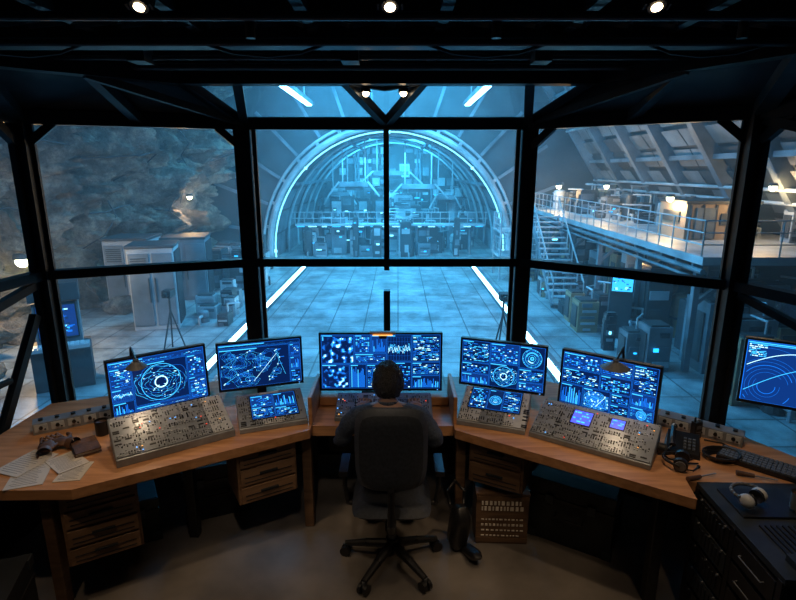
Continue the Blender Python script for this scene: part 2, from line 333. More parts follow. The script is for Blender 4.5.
# ---------------------------------------------------------------- SCREENS
def textrows(g,x0,y0,x1,y1,z,rows,mats,dens=.75):
    h=(y1-y0)/rows
    for r in range(rows):
        x=x0; y=y1-(r+.5)*h
        while x<x1-.004:
            w=rnd(.004,.026)
            if random.random()<dens: g.quad(x,y-h*.22,min(x+w,x1),y+h*.22,z,random.choice(mats))
            x+=w+.004
def panel(g,x0,y0,x1,y1,kind,z=.002):
    z2=z+.0006; w=x1-x0;h=y1-y0
    g.quad(x0,y0,x1,y1,z,SC_bg2 if random.random()<.45 else SC_bg)
    t=.0016
    for a,b in (((x0,y0),(x1,y0)),((x0,y1),(x1,y1)),((x0,y0),(x0,y1)),((x1,y0),(x1,y1))): g.line(a,b,t,z2,SC_mid)
    g.quad(x0+.003,y1-.010,x0+w*rnd(.3,.6),y1-.005,z2,SC_cy)
    X0,Y0,X1,Y1=x0+.007,y0+.007,x1-.007,y1-.015
    cx,cy=(X0+X1)/2,(Y0+Y1)/2; r=min(X1-X0,Y1-Y0)/2
    if kind=='text': textrows(g,X0,Y0,X1,Y1,z2,max(3,int((Y1-Y0)/.009)),[SC_cy,SC_mid,SC_mid,SC_mid,SC_wh])
    elif kind=='bars':
        n=max(5,int(w/.008))
        for i in range(n):
            x=X0+(X1-X0)*i/n; g.quad(x,Y0,x+(X1-X0)/n*.6,Y0+(Y1-Y0)*rnd(.15,1),z2,random.choice([SC_cy,SC_mid,SC_mid]))
    elif kind=='radar':
        for k,q in enumerate((1,.86,.7,.55,.38)): g.ring(cx,cy,r*q,.0022,z2,SC_cy if k%2==0 else SC_mid)
        for q in range(26):
            a=q*.2417; 
            if random.random()<.7: g.ring(cx,cy,r*.93,r*.06,z2,random.choice([SC_mid,SC_cy]),a,a+.15,n=40)
        g.ring(cx,cy,r*.62,r*.08,z2,SC_cy,rnd(0,1),rnd(2,3)); g.ring(cx,cy,r*.46,r*.07,z2,SC_wh,rnd(3,4),rnd(4.5,6))
        for k in range(12):
            a=k*math.pi/6; g.line((cx+r*.25*math.cos(a),cy+r*.25*math.sin(a)),(cx+r*.9*math.cos(a),cy+r*.9*math.sin(a)),.001,z2,SC_mid)
        g.ring(cx,cy,r*.15,r*.12,z2,SC_cy)
        if (X1-X0)>2.6*r:
            textrows(g,X0,Y0,X0+((X1-X0)/2-r)*.85,Y1,z2,14,[SC_mid,SC_cy]); textrows(g,X1-((X1-X0)/2-r)*.85,Y0,X1,Y1,z2,14,[SC_mid,SC_cy])
    elif kind=='dial':   # irregular scanner plot
        for k in range(7):
            last=None;ph=rnd(0,50)
            for i in range(41):
                a=i/40*6.2832; rr=r*(.25+.11*k)*(1+.25*noise.noise(V((math.cos(a)*2+ph,math.sin(a)*2,k))))
                p=(max(X0,min(X1,cx+rr*math.cos(a)*1.5)),max(Y0,min(Y1,cy+rr*math.sin(a))))
                if last: g.line(last,p,.0015,z2,random.choice([SC_mid,SC_cy]))
                last=p
        for k in range(60):
            a=rnd(0,6.28);q=rnd(.1,.95)*r; x,y=cx+q*1.5*math.cos(a),cy+q*math.sin(a)
            if X0<x<X1-.01: g.quad(x,y,x+rnd(.003,.012),y+rnd(.002,.005),z2+.0002,random.choice([SC_cy,SC_wh,SC_mid]))
        g.ring(cx,cy,r*.3,r*.05,z2+.0002,SC_wh); g.ring(cx,cy,r*.98,.003,z2,SC_cy)
    elif kind=='graph':
        for k in range(6): g.line((X0,Y0+(Y1-Y0)*k/5),(X1,Y0+(Y1-Y0)*k/5),.0007,z2,SC_mid)
        for k in range(9): g.line((X0+(X1-X0)*k/8,Y0),(X0+(X1-X0)*k/8,Y1),.0007,z2,SC_mid)
        for c in (SC_cy,SC_wh,SC_cy):
            n=30;ph=rnd(0,9);last=None
            for i in range(n+1):
                p=(X0+(X1-X0)*i/n,cy+(Y1-Y0)*.42*noise.noise(V((i*.6+ph,ph,1))))
                if last: g.line(last,p,.0016,z2+.0002,c)
                last=p
    elif kind=='grid':
        nx=max(3,int(w/.014));ny=max(3,int(h/.012))
        for a in range(nx):
            for b in range(ny):
                if random.random()<.6:
                    g.quad(X0+(X1-X0)*a/nx,Y0+(Y1-Y0)*b/ny,X0+(X1-X0)*(a+.8)/nx,Y0+(Y1-Y0)*(b+.6)/ny,z2,random.choice([SC_mid,SC_mid,SC_mid,SC_cy,SC_bg2,SC_wh if random.random()<.3 else SC_cy]))
    elif kind=='map':
        for q in range(16):
            mx,my=rnd(X0+.03,X1-.03),rnd(Y0+.03,Y1-.03);R=rnd(.015,.05);ph=rnd(0,50)
            for ring in (1,.75,.5):
                last=None
                for i in range(29):
                    a=i/28*6.2832; rr=R*ring*(1+.55*noise.noise(V((math.cos(a)*1.6+ph,math.sin(a)*1.6,q))))
                    p=(max(X0,min(X1,mx+rr*math.cos(a)*1.4)),max(Y0,min(Y1,my+rr*math.sin(a))))
                    if last: g.line(last,p,.0012,z2,SC_mid if ring<1 else random.choice([SC_cy,SC_mid]))
                    last=p
        P=[(rnd(X0,X1),rnd(Y0,Y1)) for _ in range(22)]
        for a in P:
            nb=sorted(P,key=lambda q:(q[0]-a[0])**2+(q[1]-a[1])**2)[1:3]
            for b in nb: g.line(a,b,.001,z2,SC_cy)
            g.ring(*a,.003,.002,z2+.0002,SC_wh,n=8)
            g.quad(a[0]+.006,a[1],min(X1,a[0]+.03),a[1]+.004,z2+.0002,SC_mid)
        g.line((X0+w*.45,Y0+h*.1),(X0+w*.8,Y1-h*.15),.002,z2+.0003,SC_wh); g.line((X0+w*.8,Y1-h*.15),(X1-w*.05,Y0+h*.2),.0016,z2+.0003,SC_cy)
    elif kind=='orbit':
        ox,oy=X0+w*.20,Y0+h*.25
        for k in range(20):
            R=.04+k*.019; a=rnd(0,3)
            g.ring(ox,oy,R,.0013+.002*(k%4==0),z2,random.choice([SC_mid,SC_cy,SC_mid]),a,a+rnd(2.5,6),n=70,clip=(X0,Y0,X1,Y1))
        for s_ in (0,1,2):
            last=None
            for i in range(26):
                u=i/25; p=(X0+(X1-X0)*u,Y0+(Y1-Y0)*min(1,max(0,(.15+.2*s_+.55*math.sin(u*2.2+s_*.5)))))
                if last: g.line(last,p,.003,z2+.0003,SC_wh if s_==1 else SC_cy)
                last=p
        textrows(g,X0,Y1-.07,X0+.08,Y1,z2+.0003,7,[SC_cy,SC_wh])
    elif kind=='face':
        g.quad(X0,Y0,X1,Y1,z2,SC_bg)
        ph=rnd(0,90)
        for a in range(26):
            for b in range(22):
                v=noise.noise(V((a*.28+ph,b*.28,ph)))*.8+.1*noise.noise(V((a*1.3,b*1.3,ph)))-abs(a-13)*.012
                if v<-.1: continue
                mm=SC_bg2 if v<.05 else (SC_mid if v<.2 else (SC_cy if v<.3 else SC_wh))
                g.quad(X0+(X1-X0)*a/26,Y0+(Y1-Y0)*b/22,X0+(X1-X0)*(a+1)/26,Y0+(Y1-Y0)*(b+.85)/22,z2+.0004,mm)
def split(g,x0,y0,x1,y1,layout):
    for (a,b,c,d,k) in layout:
        e=.003; panel(g,x0+(x1-x0)*a+e,y0+(y1-y0)*b+e,x0+(x1-x0)*c-e,y0+(y1-y0)*d-e,k)
def monitor(name,bl,br,zb,h,layout,tilt=-.06,stand=True,deskz=.75,bg=SC_bg):
    c=V(((bl[0]+br[0])/2,(bl[1]+br[1])/2)); d=V((br[0]-bl[0],br[1]-bl[1])); w=d.length; yaw=math.atan2(d.y,d.x)
    e=empty(name,(c.x,c.y,zb)); e.rotation_euler=(0,0,yaw)
    F=Matrix.Rotation(math.pi/2+tilt,4,'X')
    b=MB(); b.F=F
    t=.012
    b.box((0,h/2,-.02),(w,h,.03),M_black)
    b.box((0,h-t/2,.001),(w,t,.014),M_black);b.box((0,t/2+.001,.001),(w,t+.004,.014),M_black)
    b.box((-w/2+t/2,h/2,.001),(t,h,.014),M_black);b.box((w/2-t/2,h/2,.001),(t,h,.014),M_black)
    b.box((0,h*.5,-.05),(w*.5,h*.5,.04),M_black)
    b.box((w/2-.03,t/2+.001,.009),(.008,.003,.002),M_blueled)
    b.build("housing",e,bevel=.002)
    s=MB(); s.F=F
    s.quad(-w/2+t,t,w/2-t,h-t,-.003,bg)
    split(s,-w/2+t,t,w/2-t,h-t,layout)
    s.build("display",e)
    if stand:
        q=MB(); q.box((0,.1,(deskz-zb+.0)/2+.06),(.06,.03,zb-deskz+.12),M_black); q.box((0,.08,deskz-zb+.008),(.26,.18,.016),M_black)
        q.box((0,.07,.12),(.05,.06,.05),M_black); q.build("stand",e,bevel=.003)
    return e
L1=[(0,.88,1,1,'grid'),(0,.5,.22,.88,'text'),(0,.25,.22,.5,'graph'),(0,0,.22,.25,'bars'),(.22,.1,.8,.88,'dial'),(.22,0,.8,.1,'text'),(.8,.45,1,.88,'grid'),(.8,0,1,.45,'text')]
L2=[(0,.0,.86,.9,'map'),(0,.9,1,1,'grid'),(.86,.6,1,.9,'text'),(.86,.3,1,.6,'bars'),(.86,0,1,.3,'grid')]
L3=[(0,.46,.28,1,'face'),(.28,.66,.42,1,'grid'),(.42,.66,.55,1,'bars'),(.28,.46,.55,.66,'text'),(.55,.5,.76,1,'graph'),(.76,.5,1,1,'text'),(0,0,.24,.46,'face'),(.24,0,.38,.46,'bars'),(.38,0,.5,.46,'text'),(.5,0,.62,.5,'radar'),(.62,0,.76,.5,'grid'),(.76,.25,1,.5,'text'),(.76,0,1,.25,'bars')]
L4=[(0,.5,.35,1,'text'),(0,.25,.35,.5,'grid'),(0,0,.35,.25,'bars'),(.35,.55,.7,1,'grid'),(.35,0,.7,.55,'dial'),(.7,.5,1,1,'radar'),(.7,.2,1,.5,'text'),(.7,0,1,.2,'grid')]
L5=[(0,.7,.42,1,'grid'),(0,.4,.42,.7,'text'),(0,0,.25,.4,'bars'),(.25,0,.55,.4,'map'),(.42,.7,.75,1,'text'),(.42,.4,.75,.7,'grid'),(.55,.2,.75,.4,'grid'),(.55,0,.75,.2,'text'),(.75,.5,1,1,'text'),(.75,.25,1,.5,'bars'),(.75,0,1,.25,'radar')]
L6=[(0,0,1,1,'orbit')]
monitor("computer_monitor",(-1.675,2.85),(-1.215,3.18),.855,.355,L1)
monitor("computer_monitor",(-1.15,3.17),(-.636,3.34),.89,.32,L2)
monitor("computer_monitor",(-.525,3.33),(.295,3.33),.835,.40,L3,deskz=.81)
monitor("computer_monitor",(.41,3.32),(.93,3.12),.89,.32,L4)
monitor("computer_monitor",(1.005,3.09),(1.465,2.76),.855,.355,L5)
e6=monitor("wall_monitor",(1.86,2.70),(2.32,2.44),1.05,.36,L6,stand=False,bg=SC_mid)
q=MB(); q.tube([(0,.06,.18),(0,.25,.18),(.1,.55,.2)],.022,M_black); q.box((.0,.06,.18),(.1,.02,.1),M_black); q.build("arm_bracket",e6)

# ---------------------------------------------------------------- CONSOLES
def console(name,fl,fr,depth,h0,h1,layout_disp,z=.75,seed=1,body=M_silver):
    random.seed(seed)
    d=V((fr[0]-fl[0],fr[1]-fl[1]));w=d.length;yaw=math.atan2(d.y,d.x)
    e=empty(name,((fl[0]+fr[0])/2,(fl[1]+fr[1])/2,z)); e.rotation_euler=(0,0,yaw)
    b=MB()
    pts=[(0,0),(depth,0),(depth,h1),(0,h0)]
    vs=[(-w/2,p[0],p[1]) for p in pts]+[(w/2,p[0],p[1]) for p in pts]
    b.add(vs,[(0,1,2,3),(4,7,6,5),(0,4,5,1),(1,5,6,2),(3,2,6,7),(0,3,7,4)],body)
    b.build("housing",e,bevel=.004)
    sl=math.atan2(h1-h0,depth); L=math.hypot(depth,h1-h0)
    g=MB(); g.F=Matrix.Translation((-w/2,0,h0))@Matrix.Rotation(sl,4,'X')
    nmod=max(2,int(w/.12)); 
    for k in range(nmod):
        x0=w*k/nmod+.005;x1=w*(k+1)/nmod-.005
        mm=random.choice([M_silver,M_white,M_silver]); g.box(((x0+x1)/2,L*.5,.003),(x1-x0,L-.02,.006),mm)
        for sx in (x0+.005,x1-.005):
            for sy in (.016,L-.016): g.cyl((sx,sy,.006),(sx,sy,.008),.0025,M_black,n=6)
    disp=layout_disp or []
    def inside(x,y):
        for (a,b_,c,d_,k) in disp:
            if a*w-.008<x<c*w+.008 and b_*L-.008<y<d_*L+.008: return True
        return False
    pitch=.0135
    for i in range(int((w-.02)/pitch)):
        for j in range(int((L-.03)/pitch)):
            x=.014+i*pitch;y=.020+j*pitch
            if inside(x,y): continue
            cell=noise.noise(V((i//5*1.7+seed,j//3*2.3,seed*.7)))
            if random.random()<.28 or j%4==3: continue
            if cell>.15:
                g.cyl((x,y,.005),(x,y,.015),.0038,random.choice([M_black,M_dark,M_grey,M_white]),.003,n=8)
            elif cell>-.1:
                g.box((x,y,.008),(.0075,.0055,.006),random.choice([M_white,M_grey,M_black,M_white,M_grey,M_silver]))
                if random.random()<.10: g.box((x,y,.012),(.006,.005,.003),random.choice([M_amber,M_blueled,M_blueled,M_red]))
            elif cell>-.28:
                g.box((x,y,.0075),(.0025,.010,.004),M_black); g.box((x,y+rnd(-.003,.003),.011),(.006,.0035,.005),random.choice([M_white,M_grey]))
            elif i%4==0:
                g.box((x+.013,y,.007),(.032,.008,.004),M_black)
    g.build("controls",e)
    if disp:
        s=MB(); s.F=Matrix.Translation((-w/2,0,h0))@Matrix.Rotation(sl,4,'X')@Matrix.Translation((0,0,.008))
        for (a,b_,c,d_,k) in disp:
            s.box(((a+c)/2*w,(b_+d_)/2*L,-.002),((c-a)*w+.012,(d_-b_)*L+.012,.006),M_black)
            if isinstance(k,list): split(s,a*w,b_*L,c*w,d_*L,k)
            else:
                s.quad(a*w,b_*L,c*w,d_*L,.002,k)
                textrows(s,a*w+.005,b_*L+.005,c*w-.005,d_*L-.005,.003,4,[SC_cy,SC_mid])
        s.build("display",e)
    return e
console("control_console",(-1.48,2.50),(-.96,2.85),.29,.045,.165,[],seed=3)
console("control_console",(-.94,2.87),(-.555,3.01),.26,.03,.14,[(.2,.2,.88,.88,[(0,.5,.5,1,'grid'),(0,0,.5,.5,'text'),(.5,.4,1,1,'bars'),(.5,0,1,.4,'text')])],seed=5)
console("control_console",(-.40,3.06),(.22,3.06),.22,.025,.10,[],z=.74,seed=8)
console("control_console",(.36,3.0),(.75,2.86),.28,.03,.15,[(.12,.38,.88,.94,[(0,0,.35,1,'grid'),(.35,0,.65,1,'radar'),(.65,0,1,1,'text')])],seed=11)
console("control_console",(.77,2.85),(1.32,2.48),.28,.03,.14,[(.30,.50,.46,.85,SC_vi),(.62,.62,.73,.85,SC_vi)],seed=14)
def strip(name,p,q,n):
    d=V((q[0]-p[0],q[1]-p[1]));w=d.length;yaw=math.atan2(d.y,d.x)
    b=MB(); b.F=frame((p[0]+q[0])/2,(p[1]+q[1])/2,.75,yaw)
    b.box((0,.04,.035),(w,.09,.07),M_silver)
    for k in range(n):
        x=-w/2+w*(k+.5)/n
        b.box((x,-.006,.04),(w/n*.8,.006,.045),M_white); b.cyl((x,-.008,.045),(x,-.022,.045),.009,M_black,n=10)
        b.box((x+.02,-.011,.03),(.01,.004,.01),M_dark); b.cyl((x,.04,.07),(x,.04,.082),.012,M_dark,n=10)
    b.build(name,bevel=.003)
strip("socket_strip",(-2.16,2.86),(-1.80,3.08),5); strip("socket_strip",(1.60,3.0),(1.95,2.72),5)
random.seed(21)

# ---------------------------------------------------------------- DESK LAMPS
def desk_lamp(x,y,z,yaw,r=.075,base=.14,en=2.2):
    e=empty("desk_lamp",(x,y,.75)); e.rotation_euler=(0,0,yaw)
    b=MB(); h=z-.75
    b.cyl((0,base,0),(0,base,.02),.05,M_black); b.tube([(0,base,.02),(0,base+.01,h*.7),(0,base*.6,h+.07),(0,.0,h+.045)],.008,M_black)
    n=20
    b.cyl((0,0,h+.05),(0,0,h+.03),.016,M_grey,n=n); b.cyl((0,0,h+.035),(0,0,h),.02,M_grey,r,n=n,cap=False); b.ball((0,0,h+.012),(.014,.014,.014),M_lampw,6,10)
    b.build("lamp_body",e,smooth=False)
    l=bpy.data.lights.new("bulb","SPOT"); l.energy=en; l.color=(1,.7,.42); l.shadow_soft_size=.03; l.spot_size=2.4; l.spot_blend=.5
    o=bpy.data.objects.new("bulb_light",l); COL.objects.link(o); o.parent=e; o.location=(0,0,h-.01)
desk_lamp(1.22,2.80,1.20,-.6,.08,.28); desk_lamp(-1.50,2.86,1.18,.6,.06,.26)
e=empty("monitor_light_bar",(-.1,3.31,1.243))
b=MB(); b.box((0,0,.005),(.17,.04,.014),M_wood); b.box((0,-.03,-.004),(.13,.012,.006),M_amber); b.box((0,.03,-.02),(.05,.02,.05),M_black); b.build("bar",e,bevel=.004)

# ---------------------------------------------------------------- UNDER-DESK FURNITURE
def drawers(name,fl,fr,z0,z1,depth,nd,mat=M_wood2):
    d=V((fr[0]-fl[0],fr[1]-fl[1]));w=d.length;yaw=math.atan2(d.y,d.x)
    e=empty(name,((fl[0]+fr[0])/2,(fl[1]+fr[1])/2,z0)); e.rotation_euler=(0,0,yaw)
    H=z1-z0; b=MB(); b.box((0,depth/2,H/2),(w,depth,H),mat)
    for k in range(nd):
        a=H*k/nd+.010;c=H*(k+1)/nd-.006
        b.box((0,-.008,(a+c)/2),(w-.03,.018,c-a),mat)
        b.box((0,-.022,(a+c)/2+.012),(w*.3,.012,.012),M_dark)
        for s in range(2): b.box((0,-.0185,a+.02+s*.03),(w-.07,.003,.005),M_dark)
    b.build("carcass",e,bevel=.004); return e
drawers("drawer_cabinet",(-1.72,2.36),(-1.41,2.54),.26,.69,.3,4)
drawers("drawer_cabinet",(-.94,2.77),(-.63,2.95),.34,.69,.3,3)
drawers("drawer_cabinet",(.44,2.95),(.74,2.79),.40,.69,.22,2,M_wood3)
e=empty("storage_crate",(.645,2.86,0)); e.rotation_euler=(0,0,-.05)
M_print=pm("stencil_print",(0.7,0.64,0.56),0.7,0,30,0.2)
b=MB(); b.box((0,.13,.17),(.32,.24,.34),M_wood3); b.box((0,.13,.346),(.33,.25,.012),M_wood3)
for z in (.03,.32): b.box((0,.006,z),(.32,.006,.03),M_wood3)
for r,hh in ((0,.026),(1,.026),(3,.008),(4,.014),(5,.008),(6,.008)):
    x=-.13
    while x<.11:
        w=rnd(.010,.026); b.box((x+w/2,.003,.29-r*.038),(w*.8,.004,hh),M_print); x+=w+.007
b.build("crate_body",e)
def case(name,x,y,yaw,w,d,h,mat=M_dark,z=0):
    e=empty(name,(x,y,z)); e.rotation_euler=(0,0,yaw)
    b=MB(); b.box((0,0,h/2),(w,d,h),mat); b.box((0,0,h*.72),(w+.012,d+.012,.02),M_black)
    for sx in(-1,1):
        for sy in(-1,1):
            for zz in (.03,h-.03): b.box((sx*(w/2-.02),sy*(d/2-.02),zz),(.055,.055,.055),M_truss)
        b.box((sx*w*.25,-d/2-.01,h*.72),(.05,.015,.06),M_truss)
    b.tube([(-.08,-d/2-.01,h*.5),(-.08,-d/2-.04,h*.5),(.08,-d/2-.04,h*.5),(.08,-d/2-.01,h*.5)],.007,M_black)
    b.build("case_body",e,bevel=.005)
case("equipment_case",1.15,3.0,-.55,.5,.38,.42); case("equipment_case",-2.02,2.02,.3,.5,.36,.42)
case("equipment_case",-1.28,3.3,.4,.4,.35,.38); case("equipment_case",-1.75,2.95,.5,.4,.3,.3)
e=empty("shoulder_bag",(.37,2.80,.0)); e.rotation_euler=(0,0,.3)
b=MB(); b.F=Matrix.Translation((0,0,.17))@Matrix.Rotation(.25,4,'X'); b.pad(.11,.34,.13,M_black,k=.7); b.F=Matrix.Identity(4)
b.tube([(-.05,.03,.32),(-.06,.05,.40),(0,.08,.44),(.05,.05,.38),(.04,.03,.31)],.009,M_black)
b.F=Matrix.Translation((.05,-.07,.04))@Matrix.Rotation(1.2,4,'X'); b.pad(.08,.24,.05,M_black,k=.8)
b.build("bag_body",e,smooth=True)

# ---------------------------------------------------------------- RACK BOTTOM RIGHT
e=empty("equipment_rack",(1.50,1.74,0)); e.rotation_euler=(0,0,-.03)
b=MB(); b.box((.36,.31,.37),(.70,.62,.70),M_dark)
b.box((.36,.31,.735),(.74,.66,.03),M_truss)
for y in (.0,.31,.62): b.box((.0,y,.37),(.03,.03,.72),M_black)
for k in range(5):
    z=.08+k*.13
    b.box((-.006,.155,z+.05),(.02,.27,.11),M_black);b.box((-.006,.465,z+.05),(.02,.27,.11),M_truss if k%2 else M_black)
    b.tube([(-.016,.08,z+.05),(-.03,.08,z+.05),(-.03,.23,z+.05),(-.016,.23,z+.05)],.0035,M_grey)
    for s in range(7): b.box((-.018,.37+s*.03,z+.05),(.006,.012,.07),M_dark)
    for s in range(3): b.cyl((-.014,.36+s*.1,z+.1),(-.024,.36+s*.1,z+.1),.006,M_grey,n=8)
b.box((.2,.46,.755),(.3,.22,.012),M_black);b.box((.52,.3,.755),(.26,.5,.012),M_black)
for s in range(10): b.box((.09+s*.025,.2,.753),(.01,.2,.01),M_black)
for s in range(4): b.cyl((.42+s*.06,.5,.76),(.42+s*.06,.5,.785),.014,M_grey,n=12)
for s in range(5): b.box((.48,.12+s*.06,.763),(.12,.03,.006),M_grey)
b.box((.16,.06,.765),(.2,.06,.03),M_truss)
b.build("rack_body",e,bevel=.003)
e=empty("headphones",(1.64,2.16,.775)); e.rotation_euler=(0,0,.5)
b=MB()
for sx in(-1,1):
    b.ball((sx*.052,0,.033),(.026,.036,.033),M_white); b.cyl((sx*.045,0,.03),(sx*.025,0,.03),.032,M_black,n=16)
b.tube([(.065*math.cos(t)*1.15,.02+.07*math.sin(t),.05) for t in [k*math.pi/10 for k in range(0,11)]],.008,M_grey)
b.build("headset",e,smooth=True)
e=empty("coffee_mug",(1.83,2.13,.775))
b=MB(); b.cyl((0,0,0),(0,0,.08),.033,M_grey,.035,n=24,cap=False); b.cyl((0,0,0),(0,0,.065),.03,M_leather,.031,n=24)
b.tube([(.033+.024*math.sin(t),0,.04+.024*math.cos(t)) for t in [k*math.pi/8 for k in range(9)]],.005,M_grey); b.build("mug_body",e,smooth=True)
e=empty("computer_keyboard",(1.93,2.52,.752)); e.rotation_euler=(0,0,-.75)
b=MB(); b.box((0,0,.012),(.4,.15,.022),M_black)
for r in range(5):
    for c in range(18): b.box((-.18+c*.0212,-.055+r*.027,.026),(.018,.022,.01),M_grey)
b.build("keys",e)
e=empty("desk_telephone",(1.60,2.70,.75)); e.rotation_euler=(0,0,-.5)
b=MB(); b.add([(-.09,-.09,0),(.09,-.09,0),(.09,.09,0),(-.09,.09,0),(-.08,-.085,.025),(.08,-.085,.025),(.08,.085,.07),(-.08,.085,.07)],[(3,2,1,0),(4,5,6,7),(0,1,5,4),(1,2,6,5),(2,3,7,6),(3,0,4,7)],M_black)
for r in range(4):
    for c in range(3): b.box((.01+c*.022,-.055+r*.025,.04+r*.0065),(.014,.014,.01),M_grey)
b.tube([(-.05,-.08,.055),(-.055,-.04,.08),(-.055,.05,.1),(-.05,.09,.09)],[.018,.012,.012,.018],M_black)
b.tube([(-.05,-.08,.05),(-.1,-.12,.01),(-.06,-.16,.008),(.02,-.17,.008),(.08,-.14,.008)],.004,M_black)
b.build("phone_body",e)
e=empty("photo_camera",(1.42,2.68,.75)); e.rotation_euler=(0,0,.9)
b=MB(); b.box((0,0,.035),(.12,.05,.07),M_black); b.cyl((0,-.02,.035),(0,-.07,.035),.028,M_black,.03); b.cyl((0,-.07,.035),(0,-.073,.035),.022,M_grey); b.box((0,0,.078),(.045,.04,.02),M_black)
b.cyl((.04,0,.07),(.04,0,.08),.012,M_grey); b.build("camera_body",e,bevel=.004)
e=empty("two_way_radio",(1.75,2.84,.75)); e.rotation_euler=(0,0,.3)
b=MB(); b.box((0,0,.05),(.05,.035,.10),M_black); b.cyl((-.016,0,.10),(-.016,0,.13),.005,M_black); b.cyl((.015,0,.10),(.015,0,.112),.007,M_grey)
b.box((0,-.019,.07),(.034,.003,.02),M_grey)
for r in range(3): b.box((0,-.019,.015+r*.012),(.034,.003,.006),M_grey)
b.build("radio_body",e,bevel=.003)
e=empty("operator_headset",(1.50,2.52,.75)); e.rotation_euler=(0,0,1.0)
b=MB()
for sx in(-1,1):
    b.cyl((sx*.06,0,.035),(sx*.035,0,.035),.036,M_black,n=16); b.cyl((sx*.07,0,.035),(sx*.06,0,.035),.026,M_grey,n=16)
b.tube([(.072*math.cos(t),.09*math.sin(t),.035+.01*math.sin(t)) for t in [k*math.pi/10 for k in range(0,11)]],.007,M_black)
b.tube([(-.06,0,.02),(-.03,-.06,.012),(.03,-.08,.012)],.004,M_black); b.ball((.03,-.08,.012),(.01,.01,.01),M_black,6,8)
b.tube([(.06,-.02,.008),(.12,-.05,.005),(.14,.02,.005),(.09,.08,.005),(.16,.12,.005),(.22,.05,.005)],.004,M_black)
b.build("headset_body",e)
e=empty("cable_bundle",(1.76,2.60,.75))
b=MB()
for k in range(5):
    R=.05+k*.006; b.tube([(R*math.cos(t)*1.3,R*math.sin(t),.006+k*.007) for t in [q*math.pi/8+k for q in range(17)]],.005,M_black,6)
b.tube([(.07,0,.006),(.15,.06,.005),(.1,.16,.005),(.02,.2,.005)],.005,M_black,6); b.build("cable_coil",e)
for (x,y,yw) in ((1.52,2.40,.3),(1.8,2.42,-.4)):
    e=empty("screwdriver",(x,y,.75)); e.rotation_euler=(0,0,yw); b=MB(); b.cyl((-.06,0,.014),(.02,0,.014),.013,M_leather,.01,n=10); b.cyl((.02,0,.014),(.11,0,.014),.004,M_silver,n=8); b.box((.115,0,.014),(.012,.009,.003),M_silver); b.build("shaft_and_handle",e)

def sheet(name,x,y,yaw,w,d,t,mat,z=.75,lines=True):
    e=empty(name,(x,y,z)); e.rotation_euler=(0,0,yaw)
    b=MB(); b.box((0,0,t/2),(w,d,t),mat)
    if lines:
        for r in range(12): b.box((-.01+rnd(-.01,.01),-d*.4+r*d*.07,t+.0004),(w*rnd(.55,.8),.0015,.0008),M_grey)
    b.build("sheet",e)
sheet("paper_document",-1.90,2.44,.35,.17,.24,.004,M_paper); sheet("paper_document",-1.99,2.55,-.3,.17,.24,.003,M_paper,z=.7545)
sheet("paper_document",-1.69,2.47,.15,.13,.18,.004,M_paper); sheet("paper_document",-1.78,2.56,.9,.15,.2,.003,M_paper,z=.7545)
e=empty("notebook",(-1.76,2.70,.758)); e.rotation_euler=(0,0,.7)
b=MB(); b.box((0,0,.003),(.13,.18,.005),M_leather); b.box((0,0,.012),(.12,.17,.014),M_paper); b.box((0,0,.021),(.13,.18,.004),M_leather); b.box((-.063,0,.012),(.006,.18,.022),M_leather); b.build("book",e)
e=empty("leather_glove",(-1.96,2.68,.76)); e.rotation_euler=(0,0,.4)
b=MB()
for ox,oy,an in ((0,0,0),(.07,.03,.9)):
    b.F=frame(ox,oy,.015,an)
    b.ball((0,0,.005),(.045,.06,.02),M_leather)
    for k,L in enumerate((.06,.075,.07,.055)):
        x=-.033+k*.022; b.tube([(x,.035,.006),(x*1.15,.045+L*.6,.018),(x*1.25,.045+L,.004)],[.011,.011,.009],M_leather); b.ball((x*1.25,.045+L,.004),(.009,.009,.009),M_leather,6,8)
    b.tube([(.035,-.01,.005),(.07,.02,.012),(.08,.05,.006)],[.013,.011,.01],M_leather)
    b.cyl((0,-.045,.003),(0,-.09,.004),.032,M_leather,.038,cap=False)
b.build("gloves",e,smooth=True)
e=empty("coffee_mug",(-1.76,2.88,.75))
b=MB(); b.cyl((0,0,0),(0,0,.09),.036,M_black,.038,n=24,cap=False); b.cyl((0,0,0),(0,0,.076),.034,M_leather,n=24)
b.tube([(.035+.028*math.sin(t),0,.045+.028*math.cos(t)) for t in [k*math.pi/8 for k in range(9)]],.005,M_black); b.build("mug_body",e,smooth=True)

# ---------------------------------------------------------------- CHAIR
M_chair=pm("chair_fabric",(0.04,0.046,0.058),0.6,0,60,0.25,0.1)
M_shell=pm("chair_shell",(0.08,0.09,0.11),0.5,0,40,0.15)
xc=-.035; YC=2.66
ch=empty("office_chair",(xc,YC,0))
b=MB(); oy=V((0,.05,0))
for k in range(5):
    a=math.radians(90+72*k+4); d=V((math.cos(a),math.sin(a),0)); p=V((-d.y,d.x,0))
    b.tube([tuple(oy+V((0,0,.13))),tuple(oy+d*.16+V((0,0,.105))),tuple(oy+d*.29+V((0,0,.075)))],[.03,.024,.017],M_black,n=10)
    c=d*.29+oy
    b.cyl(tuple(c+V((0,0,.075))),tuple(c+V((0,0,.04))),.01,M_grey,n=8)
    for s in (-1,1): b.cyl(tuple(c+p*s*.008+V((0,0,.03))),tuple(c+p*s*.028+V((0,0,.03))),.03,M_black,n=16)
b.cyl((0,.05,.09),(0,.05,.17),.035,M_black); b.cyl((0,.05,.15),(0,.05,.32),.026,M_grey); b.cyl((0,.05,.3),(0,.05,.42),.018,M_silver)
b.box((0,.02,.425),(.2,.26,.035),M_black)
b.tube([(0,-.08,.42),(0,-.24,.43),(0,-.285,.5),(0,-.285,.7)],[.022,.022,.02,.018],M_black,n=10)
b.tube([(.1,.05,.42),(.17,.08,.42),(.19,.08,.42)],.006,M_grey)
